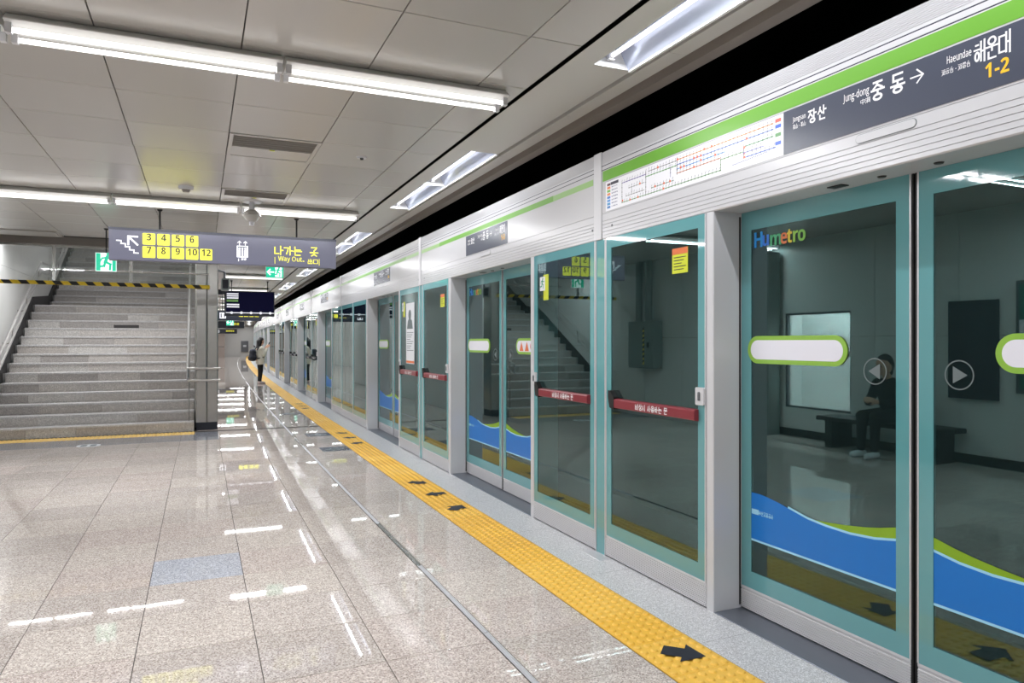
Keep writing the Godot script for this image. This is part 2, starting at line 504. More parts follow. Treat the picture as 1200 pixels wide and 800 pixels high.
# ------------------------------------------------------------------ floor
const TX := [-3.05, -2.44, -1.898, -1.357, -0.815, -0.274, 0.267, 0.809, 1.338]
func build_floor() -> void:
	var fl := thing("floor", "beige polished granite tiled platform floor", "floor", Vector3.ZERO, 0, "", "structure")
	var base := MB.new()
	base.box(V(-3.3, -0.3, -13.2), V(2.95, -0.006, 5.2))
	var z := -13.2
	while z > -78.0:
		var z2 := z - 3.0
		var xl := -0.3 if z > -26.0 else -3.3
		for e in [[V(xl, -0.006, 0), V(2.95, -0.006, 0), Vector3.UP], [V(xl, -0.3, 0), V(2.95, -0.3, 0), Vector3.DOWN]]:
			base.quad(bent(e[0].x, e[0].y, z), bent(e[1].x, e[1].y, z), bent(e[1].x, e[1].y, z2), bent(e[0].x, e[0].y, z2), e[2])
		z = z2
	part("screed", base.mesh(), M.grout, fl)
	# individual tiles near the camera
	var meshes := {}
	var pz := 0.53
	var z0 := -3.28 + pz * 6
	for r in 25:
		var za := z0 - r * pz
		if za - pz < -13.02: break
		var o := off(za - pz / 2)
		for c in TX.size() - 1:
			var w: float = TX[c + 1] - TX[c]
			var key := "%.3f" % w
			if not meshes.has(key):
				meshes[key] = MB.new().slab(V(-w / 2 + 0.002, -0.02, -pz / 2 + 0.0023), V(w / 2 - 0.002, 0, pz / 2 - 0.0023), 0.0012).mesh()
			var m: Material = M.tile[rng.randi() % 4]
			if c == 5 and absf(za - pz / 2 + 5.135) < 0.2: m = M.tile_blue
			if za - pz < -11.2 and c < 6: m = M.band if za - pz < -11.8 else m
			part("tile", meshes[key], m, fl, V(TX[c] + w / 2 + o, 0, za - pz / 2))
		var w2 := 0.555
		if not meshes.has("e"):
			meshes["e"] = MB.new().slab(V(-w2 / 2 + 0.002, -0.02, -pz / 2 + 0.0013), V(w2 / 2 - 0.002, 0, pz / 2 - 0.0013), 0.0012).mesh()
		part("tile", meshes["e"], M.tile[rng.randi() % 4], fl, V(1.375 + w2 / 2 + o, 0, za - pz / 2))
	# tiles too far away to tell apart: one joined mesh for each tone
	for tone in 4:
		var far := MB.new()
		var zz := z0 - 22 * pz
		var row := 0
		zz = -12.94
		while zz > -77.5:
			var xs := TX.duplicate()
			if zz > -26.4: xs = [-0.05, 0.267, 0.809, 1.338]
			for c in xs.size():
				var xa: float = xs[c] if c < xs.size() - 1 else 1.375
				var xb: float = xs[c + 1] if c < xs.size() - 1 else 1.93
				if (row * 7 + c * 3 + (row * c) % 5) % 4 != tone: continue
				far.quad(bent(xa + 0.002, 0, zz - 0.0013), bent(xb - 0.002, 0, zz - 0.0013), bent(xb - 0.002, 0, zz - pz + 0.0013), bent(xa + 0.002, 0, zz - pz + 0.0013), Vector3.UP)
			zz -= pz
			row += 1
		var fo := part("far_tiles", far.mesh(), M.tile[tone], fl)
		fo.set_meta("kind", "stuff")
	# tiles behind the camera
	for r in range(1, 9):
		var za := z0 + r * pz
		for c in TX.size() - 1:
			var w: float = TX[c + 1] - TX[c]
			part("tile", meshes["%.3f" % w], M.tile[rng.randi() % 4], fl, V(TX[c] + w / 2, 0, za - pz / 2))
		part("tile", meshes["e"], M.tile[rng.randi() % 4], fl, V(1.375 + 0.2775, 0, za - pz / 2))
	# steel drain channel between the tiles
	var ch := thing("trim_1", "steel drain channel set into the granite floor", "drain channel", Vector3.ZERO, 0, "", "structure")
	var zc := 5.0
	var i := 0
	while zc > -77.0:
		var L := 1.2
		var seg := MB.new()
		for e in [[1.341, 1.347, 0.0], [1.347, 1.366, -0.004], [1.366, 1.372, 0.0]]:
			seg.quad(bent(e[0], e[2], zc - 0.002), bent(e[1], e[2], zc - 0.002), bent(e[1], e[2], zc - L + 0.002), bent(e[0], e[2], zc - L + 0.002), Vector3.UP)
		for e in [[1.347, 1], [1.366, -1]]:
			seg.quad(bent(e[0], 0, zc - 0.002), bent(e[0], -0.004, zc - 0.002), bent(e[0], -0.004, zc - L + 0.002), bent(e[0], 0, zc - L + 0.002), V(e[1], 0, 0))
		part("channel_section", seg.mesh(), M.steel if i % 5 == 3 else M.alu, ch)
		zc -= L
		i += 1
	# light granite border along the screen doors
	var bd := thing("trim_2", "light grey granite kerb strip along the screen doors", "kerb strip", Vector3.ZERO, 0, "", "structure")
	zc = 5.0
	while zc > -77.0:
		var L2 := 1.12
		var seg2 := MB.new()
		seg2.quad(bent(2.283, 0, zc - 0.001), bent(FRONT + 0.03, 0, zc - 0.001), bent(FRONT + 0.03, 0, zc - L2 + 0.001), bent(2.283, 0, zc - L2 + 0.001), Vector3.UP)
		part("slab", seg2.mesh(), M.border, bd)
		zc -= L2
	# tactile paving
	var dome := MB.new()
	var s := 0.3455
	dome.slab(V(-s / 2 + 0.001, -0.015, -s / 2 + 0.001), V(s / 2 - 0.001, 0.001, s / 2 - 0.001), 0.001)
	for a in 6:
		for b in 6:
			dome.lathe([Vector2(0.021, 0.001), Vector2(0.0175, 0.006), Vector2(0.012, 0.0085), Vector2(0.0, 0.009)], V((a - 2.5) * s / 6, 0, (b - 2.5) * s / 6), 8)
	var dm := dome.mesh()
	var y2 := mat(Color(0.91, 0.71, 0.27), 0.42); var y3 := mat(Color(0.94, 0.75, 0.31), 0.38)
	var tp := thing("tactile_paving", "long yellow domed tactile strip along the screen doors", "tactile paving")
	zc = 1.2
	while zc > -76.5:
		part("tactile_tile", dm, [M.yellow, y2, y3][rng.randi() % 3], tp, bent(2.109, 0, zc - s / 2), lean(zc))
		zc -= s
	var ts := thing("tactile_paving", "short yellow domed tactile strip at the foot of the stairs", "tactile paving")
	for k in 8:
		part("tactile_tile", dm, M.yellow_pale, ts, V(-0.22 - k * s, 0, -12.72))

# ------------------------------------------------------------------ ceiling
const CX := [-3.05, -2.57, -1.876, -1.18, -0.484, 0.216, 0.914, 1.60, 1.906]
func ceiling_rows() -> Array:
	var rows := []
	var z := -4.07 + 4.6 * 2
	while z > -77.0:
		rows.append([z, z - 1.05])
		for i in 5: rows.append([z - 1.05 - i * 0.71, z - 1.05 - (i + 1) * 0.71])
		z -= 4.6
	return rows

func build_ceiling() -> void:
	var ce := thing("ceiling", "grey metal panel ceiling with thin dark joints", "ceiling", Vector3.ZERO, 0, "", "structure")
	var back := MB.new()
	back.box(V(-3.2, CEIL + 0.05, -13.1), V(1.93, CEIL + 0.2, 5.2))
	var z := -13.1
	while z > -78.0:
		var z2 := z - 3.0
		var xl := -0.05 if z > -26.0 else -3.2
		back.quad(bent(xl, CEIL + 0.05, z), bent(1.93, CEIL + 0.05, z), bent(1.93, CEIL + 0.05, z2), bent(xl, CEIL + 0.05, z2), Vector3.DOWN)
		back.quad(bent(xl, CEIL + 0.2, z), bent(1.93, CEIL + 0.2, z), bent(1.93, CEIL + 0.2, z2), bent(xl, CEIL + 0.2, z2), Vector3.UP)
		z = z2
	part("plenum_slab", back.mesh(), M.void, ce)
	var meshes := {}
	var far := []
	for k in 3: far.append(MB.new())
	for r in ceiling_rows():
		var za: float = r[0]; var zb: float = r[1]
		var d := za - zb
		var zm := (za + zb) / 2
		for c in CX.size() - 1:
			var xa: float = CX[c]; var xb: float = CX[c + 1]
			if zb < -13.1 and za > -26.6 and xb < 0.3: continue
			if c == 5 and (absf(zm + 6.185) < 0.1 or absf(zm + 8.315) < 0.1): continue   # vents
			var w := xb - xa
			var k := rng.randi() % 3
			if za < 1.0 and zb > -15.3:
				var key := "%.3f %.3f" % [w, d]
				if not meshes.has(key):
					meshes[key] = MB.new().slab(V(-w / 2 + 0.003, 0, -d / 2 + 0.0034), V(w / 2 - 0.003, 0.03, d / 2 - 0.0034), 0.002, true).mesh()
				part("panel", meshes[key], M.ceiling[k], ce, V((xa + xb) / 2 + off(zm), CEIL, zm))
			else:
				far[k].quad(bent(xa + 0.003, CEIL, za - 0.0025), bent(xb - 0.003, CEIL, za - 0.0025), bent(xb - 0.003, CEIL, zb + 0.0025), bent(xa + 0.003, CEIL, zb + 0.0025), Vector3.DOWN)
	for k in 3:
		var fo := part("far_panels", far[k].mesh(), M.ceiling[k], ce)
		fo.set_meta("kind", "stuff")
	# stepped edge strip over the platform edge, with openings for the light troughs
	var ed := thing("trim_3", "stepped metal ceiling edge strip holding the light troughs", "ceiling edge", Vector3.ZERO, 0, "", "structure")
	var prof := [[2.348, CEIL, 2.352, CEIL + 0.07], [2.352, CEIL + 0.07, 2.376, CEIL + 0.07], [2.376, CEIL + 0.07, 2.378, CEIL - 0.005], [2.378, CEIL - 0.005, 2.49, CEIL - 0.005], [2.49, CEIL - 0.005, 2.495, CEIL + 0.05]]
	var prof_shade := [[2.495, CEIL + 0.05, 2.60, CEIL + 0.065], [2.60, CEIL + 0.065, 2.604, CEIL + 0.01], [2.604, CEIL + 0.01, 2.685, CEIL + 0.005], [2.685, CEIL + 0.005, 2.69, CEIL + 0.30]]
	var za2 := 5.2
	while za2 > -77.5:
		var L := 1.203 if za2 > -40.0 else 2.406
		var a := MB.new(); var b := MB.new()
		for e in prof:
			a.quad(bent(e[0], e[1], za2 - 0.001), bent(e[2], e[3], za2 - 0.001), bent(e[2], e[3], za2 - L + 0.001), bent(e[0], e[1], za2 - L + 0.001), V(0, -1, 0) if e[0] != e[2] else V(-1, 0, 0))
		for e in prof_shade:
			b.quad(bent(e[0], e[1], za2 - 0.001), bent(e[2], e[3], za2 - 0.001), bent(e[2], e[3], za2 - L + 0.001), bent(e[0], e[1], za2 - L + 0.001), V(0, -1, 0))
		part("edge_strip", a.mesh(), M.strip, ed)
		part("shade_strip", b.mesh(), M.strip_dark, ed)  # shade of the recessed strips is painted in as a darker brown-grey
		za2 -= L
	# flat band between the groove and the edge strip
	for k in 17:
		var zt := -0.77 - 4.81 * k + 4.81
		var zn := zt + 2.03           # near end of the solid part
		var zf := zt - 2.78           # far end of the trough
		if zf < -77.0: break
		var solid := MB.new()
		var steps := 2
		for i in steps:
			var a0 := lerpf(zn, zt, float(i) / steps); var a1 := lerpf(zn, zt, float(i + 1) / steps)
			solid.quad(bent(1.938, CEIL, a0), bent(2.346, CEIL, a0), bent(2.346, CEIL, a1), bent(1.938, CEIL, a1), Vector3.DOWN)
		part("band_panel", solid.mesh(), M.strip, ed)
		var side := MB.new()
		for e in [[1.938, 2.09], [2.325, 2.346]]:
			for i in steps:
				var a0 := lerpf(zt, zf, float(i) / steps); var a1 := lerpf(zt, zf, float(i + 1) / steps)
				side.quad(bent(e[0], CEIL, a0 - 0.001), bent(e[1], CEIL, a0 - 0.001), bent(e[1], CEIL, a1), bent(e[0], CEIL, a1), Vector3.DOWN)
		part("band_rail", side.mesh(), M.strip, ed)
	# roof slab over the band and the screen doors
	var slab := MB.new()
	z = 5.2
	while z > -78.0:
		var z3 := z - 4.0
		slab.quad(bent(1.9, CEIL + 0.31, z), bent(2.72, CEIL + 0.31, z), bent(2.72, CEIL + 0.31, z3), bent(1.9, CEIL + 0.31, z3), Vector3.DOWN)
		slab.quad(bent(1.9, CEIL + 0.4, z), bent(2.7, CEIL + 0.4, z), bent(2.7, CEIL + 0.4, z3), bent(1.9, CEIL + 0.4, z3), Vector3.UP)
		z = z3
	part("roof_slab", slab.mesh(), M.void, ed)

# ------------------------------------------------------------------ walls of the platform
func wall_panels(parent: Node3D, x: float, za: float, zb: float, ya: float, yb: float, out: float, holes := []) -> void:
	var L := 1.2
	var z := za
	while z > zb + 0.05:
		var z2 := maxf(z - L, zb)
		var ys := [ya, ya + (yb - ya) * 0.5, yb]
		for i in 2:
			var skip := false
			for h in holes:
				if z - 0.01 > h[1] and z2 + 0.01 < h[0] and ys[i] < h[3] and ys[i + 1] > h[2]: skip = true
			if skip: continue
			var p := MB.new()
			p.box(V(minf(x, x - out * 0.15), ys[i] + 0.003, z2 + 0.003), V(maxf(x, x - out * 0.15), ys[i + 1] - 0.003, z - 0.003))
			part("wall_panel", p.mesh(), M.wall, parent, V(off((z + z2) / 2), 0, 0))
		z = z2

func build_walls() -> void:
	var wl := thing("wall_left", "white panelled platform wall facing the screen doors", "wall", Vector3.ZERO, 0, "", "structure")
	wall_panels(wl, -3.05, 5.0, -7.4, 0.0, CEIL + 0.05, 1.0)
	wall_panels(wl, -3.05, -9.6, -13.1, 0.0, CEIL + 0.05, 1.0)
	part("wall_sill", box(V(-3.2, 0, -9.6), V(-3.05, 0.45, -7.4)), M.wall, wl)
	part("wall_head", box(V(-3.2, 1.95, -9.6), V(-3.05, CEIL + 0.05, -7.4)), M.wall, wl)
	part("wall_pier", box(V(-3.2, 0.45, -9.02), V(-3.05, 1.95, -8.66)), M.wall, wl)
	part("wall_core", box(V(-3.34, -0.3, -7.4), V(-3.21, CEIL + 0.1, 5.2)), M.void, wl)
	part("wall_core", box(V(-3.34, -0.3, -13.1), V(-3.21, CEIL + 0.1, -9.6)), M.void, wl)
	var wf := thing("wall_far", "white panelled platform wall beyond the stairs", "wall", Vector3.ZERO, 0, "", "structure")
	wall_panels(wf, -3.05, -26.73, -77.0, 0.0, CEIL + 0.05, 1.0)
	part("skirting", box(V(-3.05, 0.0, -7.4), V(-3.038, 0.12, 5.0)), M.skirt, wl)
	part("skirting", box(V(-3.05, 0.0, -13.0), V(-3.038, 0.12, -7.4)), M.skirt, wl)
	var wb := thing("wall_back", "white end wall of the platform behind the viewer", "wall", Vector3.ZERO, 0, "", "structure")
	part("wall_slab", box(V(-3.3, -0.3, 5.0), V(7.4, 5.0, 5.2)), M.wall, wb)
	part("door_leaf", box(V(-1.4, 0.0, 4.96), V(-0.4, 2.1, 5.0)), M.steel_dark, wb)

func build_tunnel() -> void:
	var t := thing("tunnel", "dark track tunnel behind the screen doors", "tunnel", Vector3.ZERO, 0, "", "structure")
	var m := MB.new(); var bed := MB.new(); var edge := MB.new()
	var z := 5.2
	while z > -80.0:
		var z2 := z - 5.0
		m.quad(bent(7.2, -1.4, z), bent(7.2, 5.0, z), bent(7.2, 5.0, z2), bent(7.2, -1.4, z2), Vector3.LEFT)
		m.quad(bent(2.7, 5.0, z), bent(7.2, 5.0, z), bent(7.2, 5.0, z2), bent(2.7, 5.0, z2), Vector3.DOWN)
		m.quad(bent(2.68, CEIL + 0.3, z), bent(2.68, 5.0, z), bent(2.68, 5.0, z2), bent(2.68, CEIL + 0.3, z2), Vector3.RIGHT)
		bed.quad(bent(2.95, -1.4, z), bent(7.2, -1.4, z), bent(7.2, -1.4, z2), bent(2.95, -1.4, z2), Vector3.UP)
		edge.quad(bent(2.96, -1.4, z), bent(2.96, -0.01, z), bent(2.96, -0.01, z2), bent(2.96, -1.4, z2), Vector3.RIGHT)
		z = z2
	part("tunnel_wall", m.mesh(), M.concrete, t)
	part("track_bed", bed.mesh(), M.concrete, t)
	part("platform_edge", edge.mesh(), M.concrete, t)
	for x in [4.3, 5.735]:
		var r := MB.new()
		z = 5.0
		while z > -78.0:
			var z2 := z - 6.0
			for e in [[-0.036, -1.24, 0.036, -1.24, Vector3.UP], [-0.036, -1.24, -0.036, -1.4, Vector3.LEFT], [0.036, -1.24, 0.036, -1.4, Vector3.RIGHT]]:
				r.quad(bent(x + e[0], e[1], z), bent(x + e[2], e[3], z), bent(x + e[2], e[3], z2), bent(x + e[0], e[1], z2), e[4])
			z = z2
		part("rail", r.mesh(), M.steel_dark, t)

# ------------------------------------------------------------------ stairs
const RISE := 0.16
const GO := 0.3
func build_stairs() -> void:
	var st := thing("staircase", "grey granite staircase rising from the platform, in two flights", "staircase", V(0, 0, 0))
	var xl := -3.0; var xr := -0.06
	var flights := [[-13.0, 0.0, 14], [-18.7, 2.24, 12]]
	for f in flights:
		for i in f[2]:
			var z: float = f[0] - i * GO
			var y: float = f[1] + i * RISE
			var depth := GO if i < f[2] - 1 else (1.8 if f[1] == 0.0 else 4.5)
			var step := part("step", box(V(xl, y - 0.35, z - depth - 0.02), V(xr, y + RISE - 0.03, z - 0.02)), M.stone[1], st)
			# riser faced with stone pieces of unequal length
			var x := xl
			var first := true
			while x < xr - 0.01:
				var w := rng.randf_range(0.55, 1.0) if not first else rng.randf_range(0.35, 0.9)
				first = false
				if xr - (x + w) < 0.35: w = xr - x
				part("riser_slab", box(V(x + 0.0015, y, z - 0.021), V(x + w - 0.0015, y + RISE - 0.031, z)), M.stone[rng.randi() % 4], step)
				x += w
			if f[1] == 0.0 and i == 11:
				part("dark_patch", box(V(-1.55, y + 0.015, z), V(-1.1, y + 0.075, z + 0.003)), M.plug, step)
			part("tread", MB.new().slab(V(xl, y + RISE - 0.03, z - depth - 0.02), V(xr, y + RISE, z + 0.012), 0.004).mesh(), M.tread, step)
	# side walls of the stairwell
	var ws := thing("wall_stairs", "white panelled side wall beside the stairs", "wall", Vector3.ZERO, 0, "", "structure")
	for k in 9:
		var za := -13.1 - k * 1.5
		for j in 5:
			part("wall_panel", box(V(-3.2, j * 1.4 + 0.003, za - 1.5 + 0.003), V(-3.05, (j + 1) * 1.4 - 0.003, za - 0.003)), M.wall, ws)
	part("wall_core", box(V(-3.34, -0.3, -27.0), V(-3.21, 7.1, -13.1)), M.void, ws)
	# sloping stringer board on the wall
	var sg := MB.new()
	var pts := PackedVector2Array()
	var zs := -13.0
	pts.append(Vector2(12.8, 0.0))
	for i in 14:
		pts.append(Vector2(13.0 + i * GO, i * RISE)); pts.append(Vector2(13.0 + i * GO, (i + 1) * RISE))
	pts.append(Vector2(18.7, 2.24))
	for i in 12:
		pts.append(Vector2(18.7 + i * GO, 2.24 + i * RISE)); pts.append(Vector2(18.7 + i * GO, 2.24 + (i + 1) * RISE))
	pts.append(Vector2(22.6, 4.16)); pts.append(Vector2(22.6, 4.34)); pts.append(Vector2(22.05, 4.34)); pts.append(Vector2(18.62, 2.52)); pts.append(Vector2(16.95, 2.40)); pts.append(Vector2(12.8, 0.18))
	sg.extrude(pts, Vector3.FORWARD, Vector3.UP, Vector3.RIGHT, -3.05, -3.03)
	part("skirting", sg.mesh(), M.skirt, ws)
	var wr := thing("wall_right", "white stair enclosure wall beside the platform passage", "wall", Vector3.ZERO, 0, "", "structure")
	for k in 10:
		var za := -13.5 - k * 1.31
		for j in 2:
			part("wall_panel", box(V(0.12, j * 1.575 + 0.003, za - 1.31 + 0.003), V(0.27, (j + 1) * 1.575 - 0.003, za - 0.003)), M.wall, wr)
		part("stair_side_panel", box(V(-0.05, 0.0, za - 1.31), V(0.11, 7.0, za)), M.wall, wr)
	var wk := thing("wall_concourse", "upper back wall and roof of the stairwell", "wall", Vector3.ZERO, 0, "", "structure")
	part("back_wall", box(V(-3.2, 4.1, -26.7), V(0.12, 7.0, -26.55)), M.wall, wk)
	part("roof", box(V(-3.2, 7.0, -26.7), V(0.12, 7.15, -20.0)), M.void, wk)
	var sl := MB.new()
	sl.extrude(PackedVector2Array([Vector2(13.17, 3.34), Vector2(14.6, 3.34), Vector2(20.0, 6.9), Vector2(20.0, 7.1), Vector2(14.5, 3.5), Vector2(13.17, 3.5)]), Vector3.FORWARD, Vector3.UP, Vector3.RIGHT, -3.2, 0.12)
	part("sloping_soffit", sl.mesh(), M.wall, wk)
	part("platform_side_wall", box(V(-3.2, 0, -26.72), V(0.12, CEIL + 0.1, -26.6)), M.wall, wk)
	# column beside the stairs
	var co := thing("column", "brushed stainless steel column at the foot of the stairs", "column", V(0.14, 0, -13.3))
	for s in [-1, 1]:
		part("cladding_panel", MB.new().extrude(rounded(0.174, 0.4, 0.02, 4, Vector2(s * 0.0885, 0)), Vector3.RIGHT, Vector3.FORWARD, Vector3.UP, 0.13, CEIL).mesh(), M.steel, co)
	part("core", box(V(-0.15, 0.0, -0.18), V(0.15, CEIL, 0.18)), M.steel_dark, co)
	part("plinth", box(V(-0.165, 0, -0.19), V(0.165, 0.13, 0.198)), M.navy, co)
	# bulkhead over the stair opening and the glass smoke barrier hanging below it
	var tb := thing("trim_4", "grey metal bulkhead across the stair opening", "bulkhead", Vector3.ZERO, 0, "", "structure")
	part("bulkhead", box(V(-3.05, 3.02, -13.16), V(-0.04, 3.52, -13.06)), M.strip_dark, tb)
	part("bright_edge", box(V(-3.05, 2.99, -13.15), V(-0.04, 3.02, -13.07)), M.steel, tb)
	var sb := thing("smoke_barrier", "hanging glass smoke barrier with hazard-striped edge over the stairs", "smoke barrier", V(-1.45, 2.42, -13.06))
	var xs := [-1.6, -0.62, 0.45, 1.63]
	for i in 3:
		part("glass_pane", pane(V(xs[i + 1] - xs[i] - 0.01, 0.56, 0.008)), M.clear, sb, V((xs[i] + xs[i + 1]) / 2, 0.29, 0))
	for i in [1, 2]:
		part("post", MB.new().extrude(rounded(0.055, 0.03, 0.008, 3, Vector2(xs[i], 0.02)), Vector3.RIGHT, Vector3.FORWARD, Vector3.UP, 0.0, 0.6).mesh(), M.steel, sb)
	part("rail", MB.new().tube([V(-0.2, 0.215, 0.035), V(1.62, 0.215, 0.035)], 0.011).mesh(), M.chrome, sb)  # added bright tube standing in for a light reflected in the glass
	for k in 2:
		var hz := MB.new()
		var n := 29
		for i in n:
			if i % 2 != k: continue
			var a := -1.59 + i * 0.111; var sl2 := 0.05
			hz.quad(V(a, -0.03, 0.026), V(a + 0.111, -0.03, 0.026), V(a + 0.111 - sl2, 0.03, 0.026), V(a - sl2, 0.03, 0.026), Vector3.BACK)
		part("hazard_tape", hz.mesh(), M.hazard_yellow if k == 0 else M.hazard_black, sb)
	part("tape_rail", box(V(-1.62, -0.03, -0.01), V(1.63, 0.03, 0.0255)), M.hazard_yellow, sb)
	# handrails
	var hl := thing("handrail", "double steel handrail on the white wall left of the stairs", "handrail", V(-2.9, 0, -13))
	for h in [0.86, 0.66]:
		part("rail", MB.new().tube([V(0, h, 0.1), V(0, h + 0.1, -0.1), V(0, 2.24 + h, -4.0), V(0, 2.24 + h, -5.5), V(0, 4.2 + h, -9.1)], 0.021).mesh(), M.rail, hl)
	for k in 7:
		var zz := -0.5 - k * 1.1
		var yy := 0.1 + (-zz - 0.1) * 0.5487 if zz > -4.0 else (2.24 if zz > -5.5 else 2.24 + (-zz - 5.5) * 0.5444)
		part("bracket", MB.new().tube([V(0, yy + 0.86, zz), V(-0.03, yy + 0.56, zz), V(-0.14, yy + 0.52, zz)], 0.009, 8).mesh(), M.steel, hl)
		part("wall_plate", MB.new().box(V(-0.149, yy + 0.48, zz - 0.03), V(-0.139, yy + 0.56, zz + 0.03)).mesh(), M.steel, hl)
	var hr := thing("handrail", "double steel handrail wrapping the column right of the stairs", "handrail", V(-0.16, 0, -13))
	for h in [1.05, 0.85]:
		part("rail", MB.new().tube([V(0.50, h, 0.02), V(0.47, h, 0.04), V(0.03, h, 0.04), V(0.0, h, 0.01), V(0, h + 0.02, -0.12), V(0, 2.24 + h - 0.15, -4.0), V(0, 2.24 + h - 0.15, -5.5), V(0, 4.0 + h, -9.1)], 0.019).mesh(), M.rail, hr)
	for k in 9:
		var zz := -0.15 - k * 0.5
		var yy := -zz * 0.53
		part("baluster", MB.new().tube([V(0.02, maxf(yy, 0.16), zz), V(0.02, yy + 1.0, zz)], 0.008, 8).mesh(), M.steel, hr)
	part("end_post", MB.new().tube([V(0, 0.85, 0.02), V(0, 1.05, 0.02)], 0.014, 8).mesh(), M.chrome, hr)
	# dim ceiling light of the upper hall
	var cl := thing("ceiling_light", "ceiling light of the hall above the stairs, out of view", "ceiling light", V(-1.5, 6.9, -23.5))
	part("housing", box(V(-0.6, 0.02, -0.1), V(0.6, 0.09, 0.1)), M.tray, cl)
	part("tube", MB.new().tube([V(-0.58, 0, 0), V(0.58, 0, 0)], 0.016).mesh(), M.tube, cl)
	lamp(cl, V(0, -0.03, 0), Vector2(1.15, 0.03), 1.2)
	for e in [[-14.3, 3.335, 1.9, "lower left", -2.3], [-14.3, 3.335, 1.9, "lower right", -0.85], [-17.6, 5.2, 1.4, "added_upper", -1.55]]:  # the upper fitting is unseen, added to brighten the stairs
		var sf := thing("ceiling_light", "%s batten light on the sloping soffit over the stairs" % e[3], "ceiling light", V(e[4], e[1], e[0]))
		part("tray", box(V(-0.65, -0.05, -0.08), V(0.65, 0.0, 0.08)), M.tray, sf)
		part("tube", MB.new().tube([V(-0.62, -0.07, 0), V(0.62, -0.07, 0)], 0.0135).mesh(), M.tube, sf)
		lamp(sf, V(0, -0.088, 0), Vector2(1.2, 0.03), e[2])

# ------------------------------------------------------------------ lights
func lamp(parent: Node3D, at: Vector3, size: Vector2, energy: float) -> void:
	var l := AreaLight3D.new()
	l.name = "tube_light"
	l.area_size = size
	l.light_energy = energy
	l.light_color = Color(0.985, 0.99, 1.0)
	l.area_range = 40.0
	l.area_attenuation = 2.0
	l.shadow_enabled = true
	parent.add_child(l, true)
	l.position = at
	l.rotation_degrees.x = -90.0

